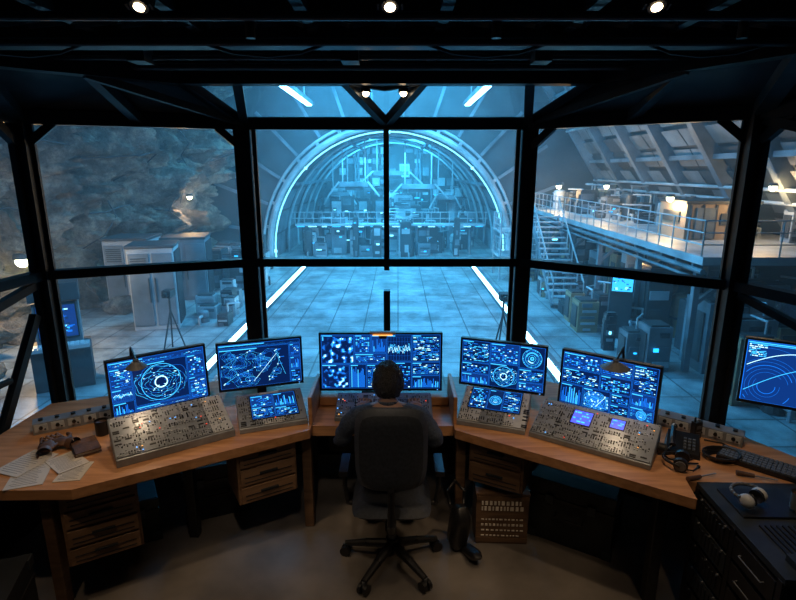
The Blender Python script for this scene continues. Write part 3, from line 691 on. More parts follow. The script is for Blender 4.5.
for s in (-1,1):
    b.tube([(s*.1,0,.425),(s*.25,0,.44),(s*.265,0,.55),(s*.265,.0,.65)],.014,M_black); b.box((s*.265,.03,.66),(.05,.2,.03),M_black)
b.build("base",ch,bevel=.002)
b=MB(); b.F=Matrix.Translation((0,.02,.475))@Matrix.Rotation(math.pi/2,4,'X'); b.pad(.44,.44,.085,M_chair); b.build("seat",ch,smooth=True)
b=MB(); b.F=Matrix.Translation((0,-.235,.895))@Matrix.Rotation(.06,4,'X'); b.pad(.375,.48,.075,M_shell,curve=.7,k=.5,n=16)
b.F=Matrix.Translation((0,-.266,.895))@Matrix.Rotation(.06,4,'X'); b.pad(.325,.43,.03,M_chair,curve=.7,k=.5,n=16); b.build("backrest",ch,smooth=True)

# ---------------------------------------------------------------- SEATED MAN
M_sweater=pm("grey_sweater",(0.07,0.09,0.13),0.9,0,90,0.3,0.25)
M_trouser=pm("dark_trousers",(0.015,0.018,0.026),0.85,0,60,0.2)
M_skin=pm("skin",(0.46,0.28,0.21),0.55,0,30,0.08)
M_hair=pm("dark_hair",(0.04,0.037,0.036),0.5,0,140,0.8,0.6)
M_shoe=pm("shoe_leather",(0.015,0.012,0.01),0.4)
man=empty("seated_man",(xc-.02,YC,0))
J=[];ED=[];RAD=[]
def j(p,r,par=None):
    J.append(p);RAD.append(r)
    if par is not None: ED.append((par,len(J)-1))
    return len(J)-1
pel=j((0,0,.60),(.155,.115)); sp=j((0,-.015,.72),(.145,.105),pel); chs=j((0,.0,.86),(.165,.115),sp); up=j((0,.03,.965),(.13,.095),chs)
nk=j((0,.055,1.03),(.055,.055),up); nk2=j((0,.075,1.08),(.050,.052),nk)
wr=[]
for s in(-1,1):
    sh=j((s*.17,.03,.965),(.072,.07),up); ua=j((s*.235,.055,.87),(.056,.056),sh); el=j((s*.275,.09,.765),(.047,.047),ua)
    fa=j((s*.235,.22,.80),(.043,.043),el); w=j((s*.17,.345,.855),(.028,.025),fa); wr.append(V((s*.17,.345,.855)))
    hp=j((s*.10,.06,.575),(.088,.085),pel); th=j((s*.125,.25,.575),(.076,.076),hp); kn=j((s*.14,.44,.56),(.058,.058),th)
    cf=j((s*.14,.42,.36),(.054,.054),kn); an=j((s*.14,.38,.11),(.038,.04),cf); hl=j((s*.14,.40,.055),(.04,.042),an); to=j((s*.15,.53,.04),(.042,.032),hl)
me=bpy.data.meshes.new("body"); me.from_pydata(J,ED,[]); bo=bpy.data.objects.new("body_tmp",me); COL.objects.link(bo)
sk=bo.modifiers.new("skin","SKIN"); sk.use_smooth_shade=True; sk.branch_smoothing=.4
for i_,r in enumerate(RAD): me.skin_vertices[0].data[i_].radius=r
me.skin_vertices[0].data[0].use_root=True
ss=bo.modifiers.new("s","SUBSURF"); ss.levels=2; ss.render_levels=2
bpy.context.view_layer.update(); dg=bpy.context.evaluated_depsgraph_get()
bm2=bpy.data.meshes.new_from_object(bo.evaluated_get(dg)); bpy.data.objects.remove(bo)
bm2.materials.clear()
for mm in (M_sweater,M_trouser,M_skin,M_shoe): bm2.materials.append(mm)
for p in bm2.polygons:
    c=p.center; k=0
    if c.z<.08: k=3
    elif c.z<.63 : k=1
    elif c.z>1.03 and abs(c.x)<.09: k=2
    elif c.y>.335 and c.z>.8: k=2
    p.material_index=k; p.use_smooth=True
for v_ in bm2.vertices:   # cloth folds
    if .65<v_.co.z<1.0: v_.co+=v_.normal*(.014*noise.noise(V((v_.co.x*10,v_.co.y*9,v_.co.z*24))))
body=bpy.data.objects.new("body",bm2); COL.objects.link(body); body.parent=man
b=MB()
def ringtube(c,nrm,r,t,mat):
    nrm=V(nrm).normalized(); x=nrm.cross(V((0,1,.3))).normalized(); y=nrm.cross(x)
    b.tube([tuple(V(c)+x*r*math.cos(a)+y*r*math.sin(a)) for a in [k*math.pi/8 for k in range(17)]],t,mat,n=6)
ringtube((0,.055,1.03),(0,.25,1),.053,.010,M_sweater)
b.build("sweater_trim",man,smooth=True)
def headfn(p,d):
    q=V(p)
    if d.z<0: q.x*=1-.32*(-d.z)**1.2; 
    if d.y<0 and d.z<-.2: q.y*=1-.35*(-d.z-.2)
    if d.y>0 and d.z<0: q.y*=1-.05*(-d.z)
    if d.y>.5:
        q.y+= .022*math.exp(-((d.x/.13)**2+((d.z+.12)/.2)**2))
        for s in(-1,1): q.y-= .010*math.exp(-(((d.x-s*.36)/.16)**2+((d.z-.1)/.13)**2))
        q.y+= .006*math.exp(-((d.x/.28)**2+((d.z+.46)/.07)**2)) - .004*math.exp(-((d.x/.28)**2+((d.z+.52)/.03)**2))
        q.y+= .008*math.exp(-((d.x/.3)**2+((d.z+.8)/.15)**2))
    return q
HC=(0,.10,1.125)
HS=(.076,.094,.110)
e=MB(); HF=Matrix.Translation(HC)@Matrix.Rotation(-.12,4,'X'); e.F=HF
e.ball((0,0,0),HS,M_skin,28,36,headfn)
for s in(-1,1):
    e.ball((s*.027,.081,.012),(.0115,.0115,.0115),M_white,8,12); e.ball((s*.027,.091,.011),(.005,.004,.005),M_black,6,8)
    e.ball((s*.079,-.004,-.005),(.011,.019,.031),M_skin,10,12); e.ball((s*.087,.0,-.003),(.004,.011,.02),M_skin,8,10)
    e.tube([(s*.012,.092,.035),(s*.028,.091,.041),(s*.045,.081,.034)],.0035,M_hair,6)
e.build("head",man,smooth=True)
h=MB(); h.F=HF
def hairfn(p,d):
    q=headfn(p,d)
    line = -.66 if d.y<-.15 else (-.66+ (d.y+.15)*1.9)
    line=min(line,.62)
    n=noise.noise(V(d)*5)*.007+noise.noise(V((d.x*30,d.y*30,d.z*9)))*.006
    k=max(0,min(1,(d.z-line)/.12))
    off=-.006+k*(.017+n+.006*max(0,d.z))
    return q+V(d)*off
h.ball((0,0,0),HS,M_hair,48,80,hairfn); h.build("hair",man,smooth=True)
for s,w in ((-1,wr[0]),(1,wr[1])):
    hb=MB(); hb.F=Matrix.Translation(w)@Matrix.Rotation(s*.15,4,'Z')
    hb.tube([(0,-.02,0),(0,.02,0)],[.026,.028],M_skin,12)
    hb.ball((0,.05,0),(.041,.052,.016),M_skin,10,16)
    for k,(x,L) in enumerate(((-.029,.062),(-.010,.074),(.010,.069),(.028,.052))):
        x=-x*s
        p=[(x,.08,.002),(x*1.12,.08+L*.45,.012),(x*1.18,.08+L*.8,.002),(x*1.2,.08+L,-.014)]
        hb.tube(p,[.0095,.0088,.008,.0065],M_skin,8); hb.ball(p[-1],(.0066,.0066,.0066),M_skin,6,8)
    hb.tube([(-s*.03,.025,-.002),(-s*.052,.05,-.004),(-s*.055,.078,-.01)],[.013,.011,.009],M_skin,8); hb.ball((-s*.055,.078,-.01),(.009,.009,.009),M_skin,6,8)
    hb.build("hand",man,smooth=True)

# ================================================================= HANGAR
HX=-.6; HZ=-4.0
def tilemat():
    m=bpy.data.materials.new("hangar_floor_tiles"); m.use_nodes=True; nt=m.node_tree; b=nt.nodes["Principled BSDF"]
    b.inputs["Roughness"].default_value=.38
    tc=nt.nodes.new("ShaderNodeTexCoord"); br=nt.nodes.new("ShaderNodeTexBrick"); br.offset=0
    br.inputs["Scale"].default_value=1; br.inputs["Brick Width"].default_value=1.4; br.inputs["Row Height"].default_value=1.4
    br.inputs["Mortar Size"].default_value=.03; br.inputs["Color1"].default_value=(.34,.39,.42,1); br.inputs["Color2"].default_value=(.27,.31,.34,1); br.inputs["Mortar"].default_value=(.09,.10,.11,1)
    n=nt.nodes.new("ShaderNodeTexNoise"); n.inputs["Scale"].default_value=.7; n.inputs["Detail"].default_value=10; n.inputs["Roughness"].default_value=.65
    mx=nt.nodes.new("ShaderNodeMix"); mx.data_type='RGBA'; mx.blend_type='MULTIPLY'; mx.inputs[0].default_value=.95
    r=nt.nodes.new("ShaderNodeValToRGB"); r.color_ramp.elements[0].position=.38; r.color_ramp.elements[0].color=(.3,.3,.3,1); r.color_ramp.elements[1].position=.62
    nt.links.new(tc.outputs["Object"],br.inputs["Vector"]); nt.links.new(tc.outputs["Object"],n.inputs["Vector"])
    nt.links.new(n.outputs["Fac"],r.inputs["Fac"]); nt.links.new(br.outputs["Color"],mx.inputs[6]); nt.links.new(r.outputs["Color"],mx.inputs[7])
    nt.links.new(mx.outputs[2],b.inputs["Base Color"]); return m
m=MB(); m.box((0,28,HZ-.1),(60,70,.2),tilemat()); m.build("hangar_floor")
m=MB()
for s in (-1,1):
    x=HX+s*5.6; m.box((x,23.8,HZ+.08),(.5,26,.16),M_hmetal); m.box((x-s*.1,23.8,HZ+.17),(.22,26,.03),M_strip)
m.build("runway_light_strip")
M_rock=rockmat()
m=MB(); nu,nv=260,130; vs=[]
def rockpt(u,v):
    y=-2+u*38.0; z=HZ-.3+v*16
    base=-16.5+3.2*max(0,min(1,(y-20)/14))+ (v**2)*3.5
    p=V((base,y,z)); 
    n1=noise.fractal(p*.16,1,2.2,6)*1.9
    rid=(1-abs(noise.noise(p*.42+V((3,1,7)))*2))*1.2+(1-abs(noise.noise(V((p.x*1.1,p.y*1.1,p.z*.8)))*2))*.9
    st=noise.noise(V((y*.9,z*.5,2)))*1.4; st=math.floor(st*5)/5
    blk=noise.cell(V((y*.8+noise.noise(p*.6),z*.8+noise.noise(p*.5),1)))*.7+noise.cell(V((y*2+noise.noise(p),z*1.7+noise.noise(p*1.3),4)))*.3
    return V((base+n1+rid+st+blk+noise.fractal(p*1.8,1,2,4)*.25,y+noise.noise(p*.4+V((5,5,5)))*.6,z+noise.noise(p*.7)*.4))
for a in range(nu+1):
    for b_ in range(nv+1): vs.append(rockpt(a/nu,b_/nv))
m.add(vs,[(a*(nv+1)+b_,(a+1)*(nv+1)+b_,(a+1)*(nv+1)+b_+1,a*(nv+1)+b_+1) for a in range(nu) for b_ in range(nv)],M_rock)
m.build("rock_wall")
m=MB()
for k in range(26):
    y=rnd(8,33); p=rockpt((y+2)/38,.02); r=rnd(.25,.8); ph=rnd(0,99)
    m.ball((p.x+rnd(.5,2.0),y,HZ+r*.35),(r*1.2,r,r*.7),M_rock,8,12,lambda q,d:q*(1+.35*noise.noise(V(d)*1.8+V((ph,0,0)))))
m.build("rock_rubble")
m=MB()
for k in range(6):
    y=13+k*3.6; pts=[]
    for q in range(14):
        t=q/13; yy=y+t*2.4+.4*math.sin(t*9+k); p=rockpt((yy+2)/38,.05+t*.6); pts.append((p.x+.12,p.y,p.z))
    m.tube(pts,.03,M_hdark,6)
for zz in (.30,.46):
    pts=[]
    for q in range(24):
        p=rockpt((12+q*1.05)/38,zz+.02*math.sin(q*1.3)); pts.append((p.x+.15,p.y,p.z))
    m.tube(pts,.035,M_hdark,6)
m.build("rock_cable")
AR=8.2; AZ=HZ+.8; AY=37
m=MB(); n=48; inn=[];out=[]
angs=[-.1+ (math.pi+.2)*k/n for k in range(n+1)]
for t in angs:
    c,s_=math.cos(t),math.sin(t); inn.append((HX+AR*c,AY,AZ+AR*s_))
    k=min(24/max(abs(c),1e-4),18/max(abs(s_),1e-4)); out.append((HX+k*c,AY,AZ+k*s_))
vs=inn+out+[(p[0],p[1]+1.2,p[2]) for p in inn]; N=n+1
m.add(vs,[(k,k+1,N+k+1,N+k) for k in range(n)],M_hdark); m.add(vs,[(k,2*N+k,2*N+k+1,k+1) for k in range(n)],M_hmetal2)
for k in range(14):
    t=.15+(math.pi-.3)*k/13; r0=AR+.7;r1=AR+4.5
    m.beam((HX+r0*math.cos(t),AY-.15,AZ+r0*math.sin(t)),(HX+r1*math.cos(t),AY-.15,AZ+r1*math.sin(t)),.12,.2,M_hmetal)
m.build("wall_hangar_end")
m=MB()
def arc(r,y,rad,mat,a0=-.1,a1=math.pi+.1,k=40):
    m.tube([(HX+r*math.cos(a0+(a1-a0)*q/k),y,AZ+r*math.sin(a0+(a1-a0)*q/k)) for q in range(k+1)],rad,mat,8)
arc(AR+.1,AY-.3,.20,M_hmetal2); arc(AR-.26,AY-.2,.05,M_rim); arc(AR+.55,AY-.2,.10,M_hmetal2)
for k in range(17):
    t=math.pi*k/16; m.beam((HX+(AR+.1)*math.cos(t),AY-.3,AZ+(AR+.1)*math.sin(t)),(HX+(AR+.55)*math.cos(t),AY-.2,AZ+(AR+.55)*math.sin(t)),.12,.2,M_hmetal2)
    if k%4==0: m.box((HX+(AR-.3)*math.cos(t),AY-.4,AZ+(AR-.3)*math.sin(t)),(.18,.12,.18),M_cyanlight)
m.build("tunnel_portal_arch")
m=MB(); VR=AR*1.02
for k in range(0,n,3):
    t,t2=angs[k],angs[min(n,k+3)]
    for y0 in range(38,62,4):
        a=VR-.3*random.random(); tt=t+.01; t3=t2-.01
        m.add([(HX+a*math.cos(tt),y0+.35,AZ+a*math.sin(tt)),(HX+a*math.cos(tt),y0+3.85,AZ+a*math.sin(tt)),(HX+a*math.cos(t3),y0+3.85,AZ+a*math.sin(t3)),(HX+a*math.cos(t3),y0+.35,AZ+a*math.sin(t3))],[(0,1,2,3)],M_hmetal if random.random()<.7 else M_hdark)
vs=[]
for t in angs: vs+= [(HX+(VR+.2)*math.cos(t),38.25,AZ+(VR+.2)*math.sin(t)),(HX+(VR+.2)*math.cos(t),62,AZ+(VR+.2)*math.sin(t))]
m.add(vs,[(2*k,2*k+1,2*k+3,2*k+2) for k in range(n)],M_hdark)
m.build("tunnel_vault")
m=MB()
for y in (42,46,50,54): arc(AR*.985,y,.10,M_hmetal2)
for a in (.6,1.2,1.94,2.54):
    r=AR*.97; m.beam((HX+r*math.cos(a),38.3,AZ+r*math.sin(a)),(HX+r*math.cos(a),59,AZ+r*math.sin(a)),.18,.18,M_hmetal)
m.build("tunnel_rib")
random.seed(5)
m=MB(); m.box((HX,60,2),(22,.6,13),M_hdark)
for a in range(-9,10):
    for b_ in range(10):
        if random.random()<.85: m.box((HX+a*.9,59.6-rnd(0,.5),HZ+.6+b_*1.1),(rnd(.5,.9),.5,rnd(.4,1.0)),random.choice([M_hmetal,M_hmetal,M_hmetal2,M_hdark]))
for k in range(30): m.box((HX+rnd(-6,6),58.9,HZ+rnd(.3,4.0)),(rnd(.15,.6),.1,rnd(.06,.2)),M_bluewin)
for k in range(8): x=rnd(-7,7); m.cyl((HX+x,59,HZ),(HX+x,59,HZ+10),.12,M_hmetal,n=8)
m.box((HX+1.3,58.7,HZ+6.2),(.8,.2,1.1),M_bluewin); m.box((HX+1.3,58.75,HZ+6.2),(1.1,.2,1.4),M_hmetal2)
m.build("control_building")
def greeble(m,x0,x1,y0,y1,z0,h,n,lights=.3,mats=(M_hmetal,M_hmetal2,M_hdark,M_hdark),s=(.5,1.8),col=.2):
    for k in range(n):
        w,d,hh=rnd(*s),rnd(*s),rnd(.25,1)*h; x=rnd(x0,x1);y=rnd(y0,y1)
        mt=random.choice(mats)
        if random.random()<col:
            r=w*.4; m.cyl((x,y,z0),(x,y,z0+hh*.85),r,mt,n=14); m.ball((x,y,z0+hh*.85),(r,r,r*.5),mt,8,14)
            m.cyl((x,y,z0+hh*.4),(x,y,z0+hh*.45),r*1.06,M_hdark,n=14); m.tube([(x,y-r,z0+.3),(x,y-r-.3,z0+.3),(x,y-r-.3,z0)],.06,M_hmetal2,6); continue
        m.box((x,y,z0+hh/2),(w,d,hh),mt); m.box((x,y,z0+hh+.03),(w*.8,d*.8,.06),M_hdark)
        nv_=random.randint(2,5)
        for q in range(nv_):
            zz=z0+hh*(q+.5)/nv_; ww=w*rnd(.3,.85); m.box((x+rnd(-.4,.4)*(w-ww),y-d/2-.03,zz),(ww,.05,hh/nv_*rnd(.25,.7)),random.choice([M_hdark,M_hmetal2,M_hmetal]))
        m.box((x-w/2-.02,y,z0+hh*.5),(.04,d*.7,hh*.7),M_hdark)
        if random.random()<.5: m.tube([(x+w*.3,y,z0+hh),(x+w*.3,y,z0+hh+.4),(x+w*.3+rnd(-1,1),y+rnd(0,1),z0+hh+.4)],.04,M_hmetal2,6)
        if random.random()<lights:
            m.box((x+rnd(-.2,.2)*w,y-d/2-.07,z0+hh*rnd(.4,.9)),(w*rnd(.15,.45),.04,rnd(.04,.12)),random.choice([M_bluewin,M_bluewin,M_cyanlight]))
m=MB(); greeble(m,HX-6.6,HX+6.6,39,45,HZ,2.9,85,.95,s=(.3,1.2)); greeble(m,HX-6,HX+6,46,56,HZ,4.6,60,.6,s=(.5,1.6)); m.build("machinery_bank")
m=MB()
for z,y in ((HZ+2.3,40.0),):
    m.box((HX,y,z),(14,1.2,.12),M_hmetal2); 
    for k in range(16): m.box((HX-6.6+k*.88,y-.62,z-.1),(rnd(.2,.6),.05,.05),M_cyanlight if k%3 else M_bluewin)
    for k in range(22): m.cyl((HX-7+k*.67,y-.55,z),(HX-7+k*.67,y-.55,z+.95),.025,M_hmetal2,n=6)
    for q in (.5,.95): m.cyl((HX-7.2,y-.55,z+q),(HX+7.2,y-.55,z+q),.025,M_hmetal2,n=6)
for x in (-6,-2,2,6): m.cyl((HX+x,40,HZ),(HX+x,40,HZ+2.3),.12,M_hmetal)
m.build("tunnel_catwalk")
m=MB()
for x,y,z,w in ((-2.8,42,1.2,2.2),(2.2,43,1.0,2.6),(0,47,2.0,3),(-4.5,48,.2,1.6),(4.6,46,.0,1.5)):
    m.box((HX+x,y,z),(w,1.0,.35),M_hmetal); m.box((HX+x,y,z-.3),(w*.6,.7,.3),M_hdark)
    for s in(-1,1): m.cyl((HX+x+s*w*.4,y,z),(HX+x+s*w*.4,y,AZ+math.sqrt(max(.1,AR*AR-(x+s*w*.4)**2))),.05,M_hmetal2,n=6); m.beam((HX+x+s*w*.5,y-.5,z+.2),(HX+x+s*w*.9,y-.5,z-.9),.12,.12,M_hmetal2)
m.build("overhead_crane")
m=MB(); m.box((0,16.5,11.5),(50,40,.3),M_hdark)
m.build("hangar_roof")
m=MB()
for y in (10,15,20,25,30,35):
    m.box((HX,y,8.9),(30,.3,.35),M_hmetal); m.box((HX,y,10.8),(30,.3,.35),M_hmetal)
    for k in range(15):
        x=-15+k*2; m.beam((HX+x,y,8.9),(HX+x+1,y,10.8),.15,.15,M_hmetal); m.beam((HX+x+1,y,10.8),(HX+x+2,y,8.9),.15,.15,M_hmetal)
for x in (-9,-3,3,9): m.box((HX+x,20,8.9),(.25,33,.25),M_hmetal)
m.build("roof_truss")
m=MB()
for x in (-4.9,4.9):
    m.box((HX+x,25,6.3),(.5,20,.2),M_hmetal); m.box((HX+x,25,6.17),(.3,19.6,.08),M_strip)
    for y in (17,25,33): m.cyl((HX+x,y,6.3),(HX+x,y,9),.05,M_hmetal)
m.build("hanging_light_tube")
m=MB()
wb=V((15.5,0,-1));wt=V((7.5,0,11))
def wp(y,t,o=0):
    p=wb.lerp(wt,t); nrm=V((-(wt.z-wb.z),0,(wt.x-wb.x))).normalized(); p=p+nrm*o; return (p.x,y,p.z)
m.add([wp(4,0),wp(36.5,0),wp(36.5,1),wp(4,1)],[(0,1,2,3)],M_hdark)
m.box((15.6,20,-2.5),(.3,33,3.4),M_hdark)
M_panel=pm("wall_panel_paint",(0.14,0.155,0.17),0.6,0.1,.5,0.6)
for k in range(10):
    y=4.5+k*3.5; m.beam(wp(y,0,.25),wp(y,1,.25),.35,.6,M_hmetal)
    for a in range(14):
        t0=a/14+.006;t1=(a+1)/14-.006
        for c_ in (0,1):
            m.add([wp(y+.3+c_*1.5,t0,.12),wp(y+1.7+c_*1.5,t0,.12),wp(y+1.7+c_*1.5,t1,.12+.1*(a%2)),wp(y+.3+c_*1.5,t1,.12+.1*(a%2))],[(0,1,2,3)],random.choice([M_panel,M_hdark,M_panel]))
for t in (.05,.33,.66,.95): m.beam(wp(4,t,.3),wp(36.5,t,.3),.2,.2,M_hmetal)
for t in (.2,.24,.5): m.tube([wp(4,t,.5),wp(36.5,t,.5)],.07,M_hmetal2,8)
m.build("wall_hangar_right")
m=MB(); PX=8.9;PZ=-.2
m.box((11.9,26,PZ-.12),(6.0,21.4,.24),M_hmetal2)
def rail(m,p,q,n,h=1.05):
    p=V(p);q=V(q)
    for k in range(n+1):
        a=p.lerp(q,k/n); m.cyl(a,a+V((0,0,h)),.025,M_hmetal2,n=6)
    for z in (.35,.7,h): m.cyl(p+V((0,0,z)),q+V((0,0,z)),.022,M_hmetal2,n=6)
rail(m,(PX,15.4,PZ),(PX,36.6,PZ),24); rail(m,(PX,15.4,PZ),(14.6,15.4,PZ),5)
for y in (16,20,24,28,32,36):
    m.box((PX+.3,y,(HZ+PZ)/2),(.18,.18,PZ-HZ),M_hmetal); m.beam((PX+.3,y,-1.8),(PX+2,y,PZ-.2),.12,.12,M_hmetal)
for y in range(16,37,1): m.box((11.9,y,PZ-.3),(5.8,.1,.16),M_hmetal)
m.tube([(PX+.1,15.4,PZ-.45),(PX+.1,36.6,PZ-.45)],.08,M_hmetal); m.tube([(PX+.1,15.4,PZ-.7),(PX+.1,36.6,PZ-.7)],.05,M_hmetal)
m.build("gantry_platform")
m=MB(); greeble(m,10.4,12.2,23.5,36,PZ,1.5,34,.3,s=(.3,1.0)); greeble(m,13.6,14,17,36,PZ,1.7,20,.3,s=(.4,.9)); m.build("platform_equipment")
M_cab=pm("cabin_ochre_paint",(.26,.19,.13),.6,0,1,.3)
e=empty("site_cabin",(11.7,20.3,PZ)); b=MB()
b.box((0,0,.65),(2.6,2.0,1.3),M_cab); b.box((0,0,1.34),(2.75,2.15,.1),M_hdark); b.box((-.6,-1.02,.6),(.7,.06,1.1),M_hmetal); b.box((.5,-1.02,.75),(1.1,.06,.4),M_hdark)
b.box((-1.32,0,.8),(.06,1.2,.4),M_hdark)
for k in range(6): b.box((-1.15+k*.46,-1.03,.65),(.05,.06,1.2),M_hdark)
b.build("cabin_body",e)
m=MB(); greeble(m,9.6,14.5,13,36,HZ,3.0,110,.25,s=(.4,1.4),mats=(M_hmetal,M_hmetal2,M_hdark,M_hdark,M_hrust)); m.build("storage_machinery")
m=MB(); greeble(m,7.3,9.2,16,32,HZ,1.5,34,.2,s=(.25,.9),mats=(M_hmetal,M_hmetal2,M_hdark,M_hrust),col=.1); m.build("tool_cabinet")
m=MB()
for k in range(16):
    m.box((7.9,24+k*.3,HZ+.24*(k+1)),(1.4,.32,.06),M_hmetal2)
for x in (7.2,8.6):
    m.beam((x,24,HZ+.1),(x,28.8,PZ-.1),.08,.25,M_hmetal); m.cyl((x,24,HZ+1.2),(x,28.8,PZ+1),.04,M_hmetal2,n=6)
    for k in range(6): m.cyl((x,24+k*.96,HZ+.2+k*.75),(x,24+k*.96,HZ+1.2+k*.75),.03,M_hmetal2,n=6)
m.build("metal_staircase")
m=MB()
for z in (HZ+1.4,HZ+2.8):
    m.box((6.9,31.5,z),(2.2,2.2,.1),M_hmetal2); rail(m,(5.9,30.4,z),(8.0,30.4,z),4); rail(m,(5.9,30.4,z),(5.9,32.6,z),4)
for x in (5.9,8.0):
    for y in (30.4,32.6): m.cyl((x,y,HZ),(x,y,HZ+3.8),.06,M_hmetal2,n=8)
m.beam((5.9,30.4,HZ),(8.0,30.4,HZ+1.4),.06,.06,M_hmetal2); m.beam((8.0,30.4,HZ+1.4),(5.9,30.4,HZ+2.8),.06,.06,M_hmetal2)
m.build("scaffold_tower")
def container(x,y,yaw,w,d,h,mat):
    e=empty("equipment_container",(x,y,HZ)); e.rotation_euler=(0,0,yaw)
    b=MB(); b.box((0,0,h/2),(w,d,h),mat); b.box((0,0,h+.06),(w+.1,d+.1,.12),M_hdark)
    for s in(-1,1): b.box((s*w*.25,-d/2-.03,h*.5),(w*.44,.06,h*.88),M_hmetal); b.box((s*.12,-d/2-.09,h*.5),(.05,.06,h*.3),M_hdark)
    for r in range(7): b.box((-w*.25,-d/2-.08,h*.72+r*.09),(w*.34,.05,.04),M_hdark)
    for r in range(10): b.box((w/2+.03,-d*.4+r*d*.09,h/2),(.06,.08,h*.9),M_hdark)
    b.build("container_body",e,bevel=.02)
container(-12.3,24.5,.1,1.9,2,3.2,M_hmetal2);container(-9.9,21.3,.25,1.7,1.6,3.3,M_hmetal2);container(-10.6,26.5,.2,2.0,2,3.0,M_hmetal)
m=MB(); greeble(m,-11.2,-8.3,28,35,HZ,2.2,44,.3,s=(.3,1.3)); greeble(m,-8.6,-7.2,19,30,HZ,1.1,14,.1,s=(.3,.9)); m.build("cave_machinery")
e=empty("computer_workstation",(-9.9,14.8,HZ)); e.rotation_euler=(0,0,.5); e.scale=(1.15,1.15,1.25)
b=MB(); b.box((0,.2,.5),(1.3,.9,1.0),M_hdark); b.box((0,.3,1.55),(1.0,.5,1.0),M_hmetal); b.box((0,.03,1.6),(.9,.04,.85),M_black); b.box((0,-.25,1.05),(1.3,.4,.08),M_hmetal2)
for r in range(3):
    for c in range(10): b.box((-.5+c*.11,-.35+r*.1,1.1),(.08,.07,.03),M_white)
b.box((0,.2,2.3),(1.1,.6,.4),M_hdark); b.F=Matrix.Translation((-.42,0,1.22))@Matrix.Rotation(math.pi/2,4,'X')
b.quad(0,0,.84,.76,0.0005,SC_bg2)
for k in range(60):
    x=rnd(.02,.7);y=rnd(.02,.68); b.quad(x,y,x+rnd(.03,.12),y+rnd(.02,.05),.006+k*.0002,random.choice([SC_cy,SC_mid,SC_mid,SC_wh,SC_bg]))
b.build("workstation_body",e)
e=empty("display_terminal",(8.4,19.4,HZ)); e.rotation_euler=(0,0,-.3)
b=MB(); b.box((0,.3,.9),(.8,.6,1.8),M_hdark); b.box((0,0,2.2),(.8,.15,.75),M_black); b.box((0,.3,1.9),(.3,.5,.3),M_hdark); b.F=Matrix.Translation((-.36,-.08,1.86))@Matrix.Rotation(math.pi/2,4,'X')
b.quad(0,0,.72,.66,.0005,SC_cy)
for k in range(25):
    x=rnd(.02,.6);y=rnd(.02,.58); b.quad(x,y,x+rnd(.03,.1),y+rnd(.02,.05),.006+k*.0002,random.choice([SC_mid,SC_wh,SC_bg]))
b.build("terminal_body",e)
for x,y in ((3.6,17.5),(-8.0,18)):
    e=empty("equipment_tripod",(x,y,HZ)); b=MB()
    for k in range(3):
        a=k*2.094; b.cyl((math.cos(a)*.45,math.sin(a)*.45,0),(0,0,1.5),.03,M_hdark,n=6)
    b.cyl((0,0,1.4),(0,0,2.0),.04,M_hdark,n=8); b.box((0,0,2.1),(.3,.45,.25),M_hdark); b.cyl((0,-.22,2.1),(0,-.38,2.1),.09,M_black); b.build("tripod_body",e)

def bulb(name,x,y,z,power,col,r=.18,mat=M_lampw):
    e=empty(name,(x,y,z)); b=MB(); b.cyl((0,0,r*1.2),(0,0,r*.4),r*1.1,M_hdark,r*1.3); b.ball((0,0,0),(r,r,r),mat,8,12); b.build("lamp_body",e)
    l=bpy.data.lights.new("bulb","POINT"); l.energy=power; l.color=col; l.shadow_soft_size=r*1.3
    o=bpy.data.objects.new("bulb_light",l); COL.objects.link(o); o.parent=e; o.location=(0,0,-r*1.9)
warm=(1,.50,.20)
bulb("cave_lamp",-12.2,17,-.6,900,warm,.20); bulb("platform_lamp",10.1,20.0,1.25,380,warm,.13); bulb("platform_lamp",9.8,33,1.3,450,warm,.16); bulb("platform_lamp",12.6,18.2,1.7,300,warm,.12)
bulb("cave_lamp",-11.6,30,.8,450,warm,.14); bulb("platform_lamp",9.4,20.5,-1.1,220,warm,.09); bulb("platform_lamp",10.2,26.5,1.5,350,warm,.12)
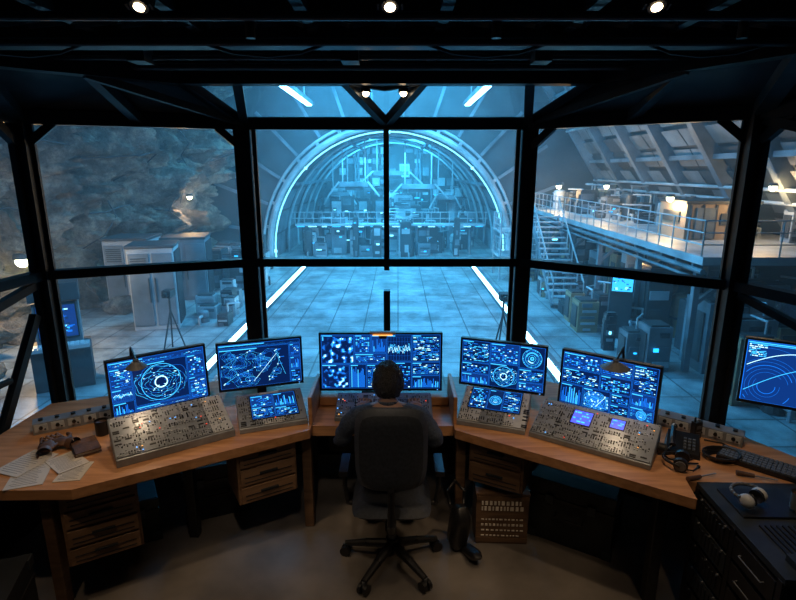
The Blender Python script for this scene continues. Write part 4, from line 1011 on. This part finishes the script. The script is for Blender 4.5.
def area(name,loc,tgt,sx,sy,power,col):
    l=bpy.data.lights.new(name,"AREA"); l.shape='RECTANGLE'; l.size=sx;l.size_y=sy;l.energy=power;l.color=col
    o=bpy.data.objects.new(name,l); COL.objects.link(o); o.location=loc; o.rotation_euler=(V(tgt)-V(loc)).to_track_quat('-Z','Y').to_euler(); return o
bl=(.07,.50,.97)
area("hangar_added_fill",(HX,20,8.5),(HX,22,-4),8,12,3400,bl)  # area light without a fixture, added to wash the hangar in blue
area("hangar_added_fill",(HX,31,8.5),(HX,33,-4),10,6,5600,(.11,.62,1))  # second added overhead fill, stronger near the arch, no fixture
area("hangar_added_fill",(-8,7,6),(-14,22,0),2,2,1400,(.18,.52,.9))  # added raking light that brings out the rock relief, no lamp there
area("hangar_added_fill",(-3,16,6),(14,25,2),2,5,1200,bl)  # added side fill towards the right hangar wall, no fixture
area("tunnel_added_fill",(HX,43,3.6),(HX,46,-4),7,8,3600,(.09,.62,1))  # unseen fill added to brighten the tunnel
area("tunnel_added_fill",(HX,52,3.0),(HX,60,-1),7,2,2200,(.09,.62,1))  # unseen fill added for the tunnel's end wall

vm=bpy.data.materials.new("hangar_mist"); vm.use_nodes=True; nt=vm.node_tree
for n_ in list(nt.nodes): nt.nodes.remove(n_)
o_=nt.nodes.new("ShaderNodeOutputMaterial"); vs_=nt.nodes.new("ShaderNodeVolumeScatter"); vs_.inputs["Density"].default_value=.005; vs_.inputs["Anisotropy"].default_value=.3
vs_.inputs["Color"].default_value=(.65,.88,1,1); nt.links.new(vs_.outputs[0],o_.inputs["Volume"])
m=MB(); m.box((0,33,3.4),(40,57,15),vm); m.build("hangar_mist")

w=bpy.data.worlds.new("world"); bpy.context.scene.world=w; w.use_nodes=True
w.node_tree.nodes["Background"].inputs[0].default_value=(.03,.12,.22,1); w.node_tree.nodes["Background"].inputs[1].default_value=.08
bpy.context.scene.view_settings.view_transform='Standard'
cam=bpy.data.cameras.new("camera"); co=bpy.data.objects.new("camera",cam); COL.objects.link(co)
co.location=(0,0,2.28); co.rotation_euler=(math.radians(90-13.8),0,0); cam.lens=23.97; cam.sensor_width=36; cam.clip_end=300; cam.clip_start=.05
bpy.context.scene.camera=co
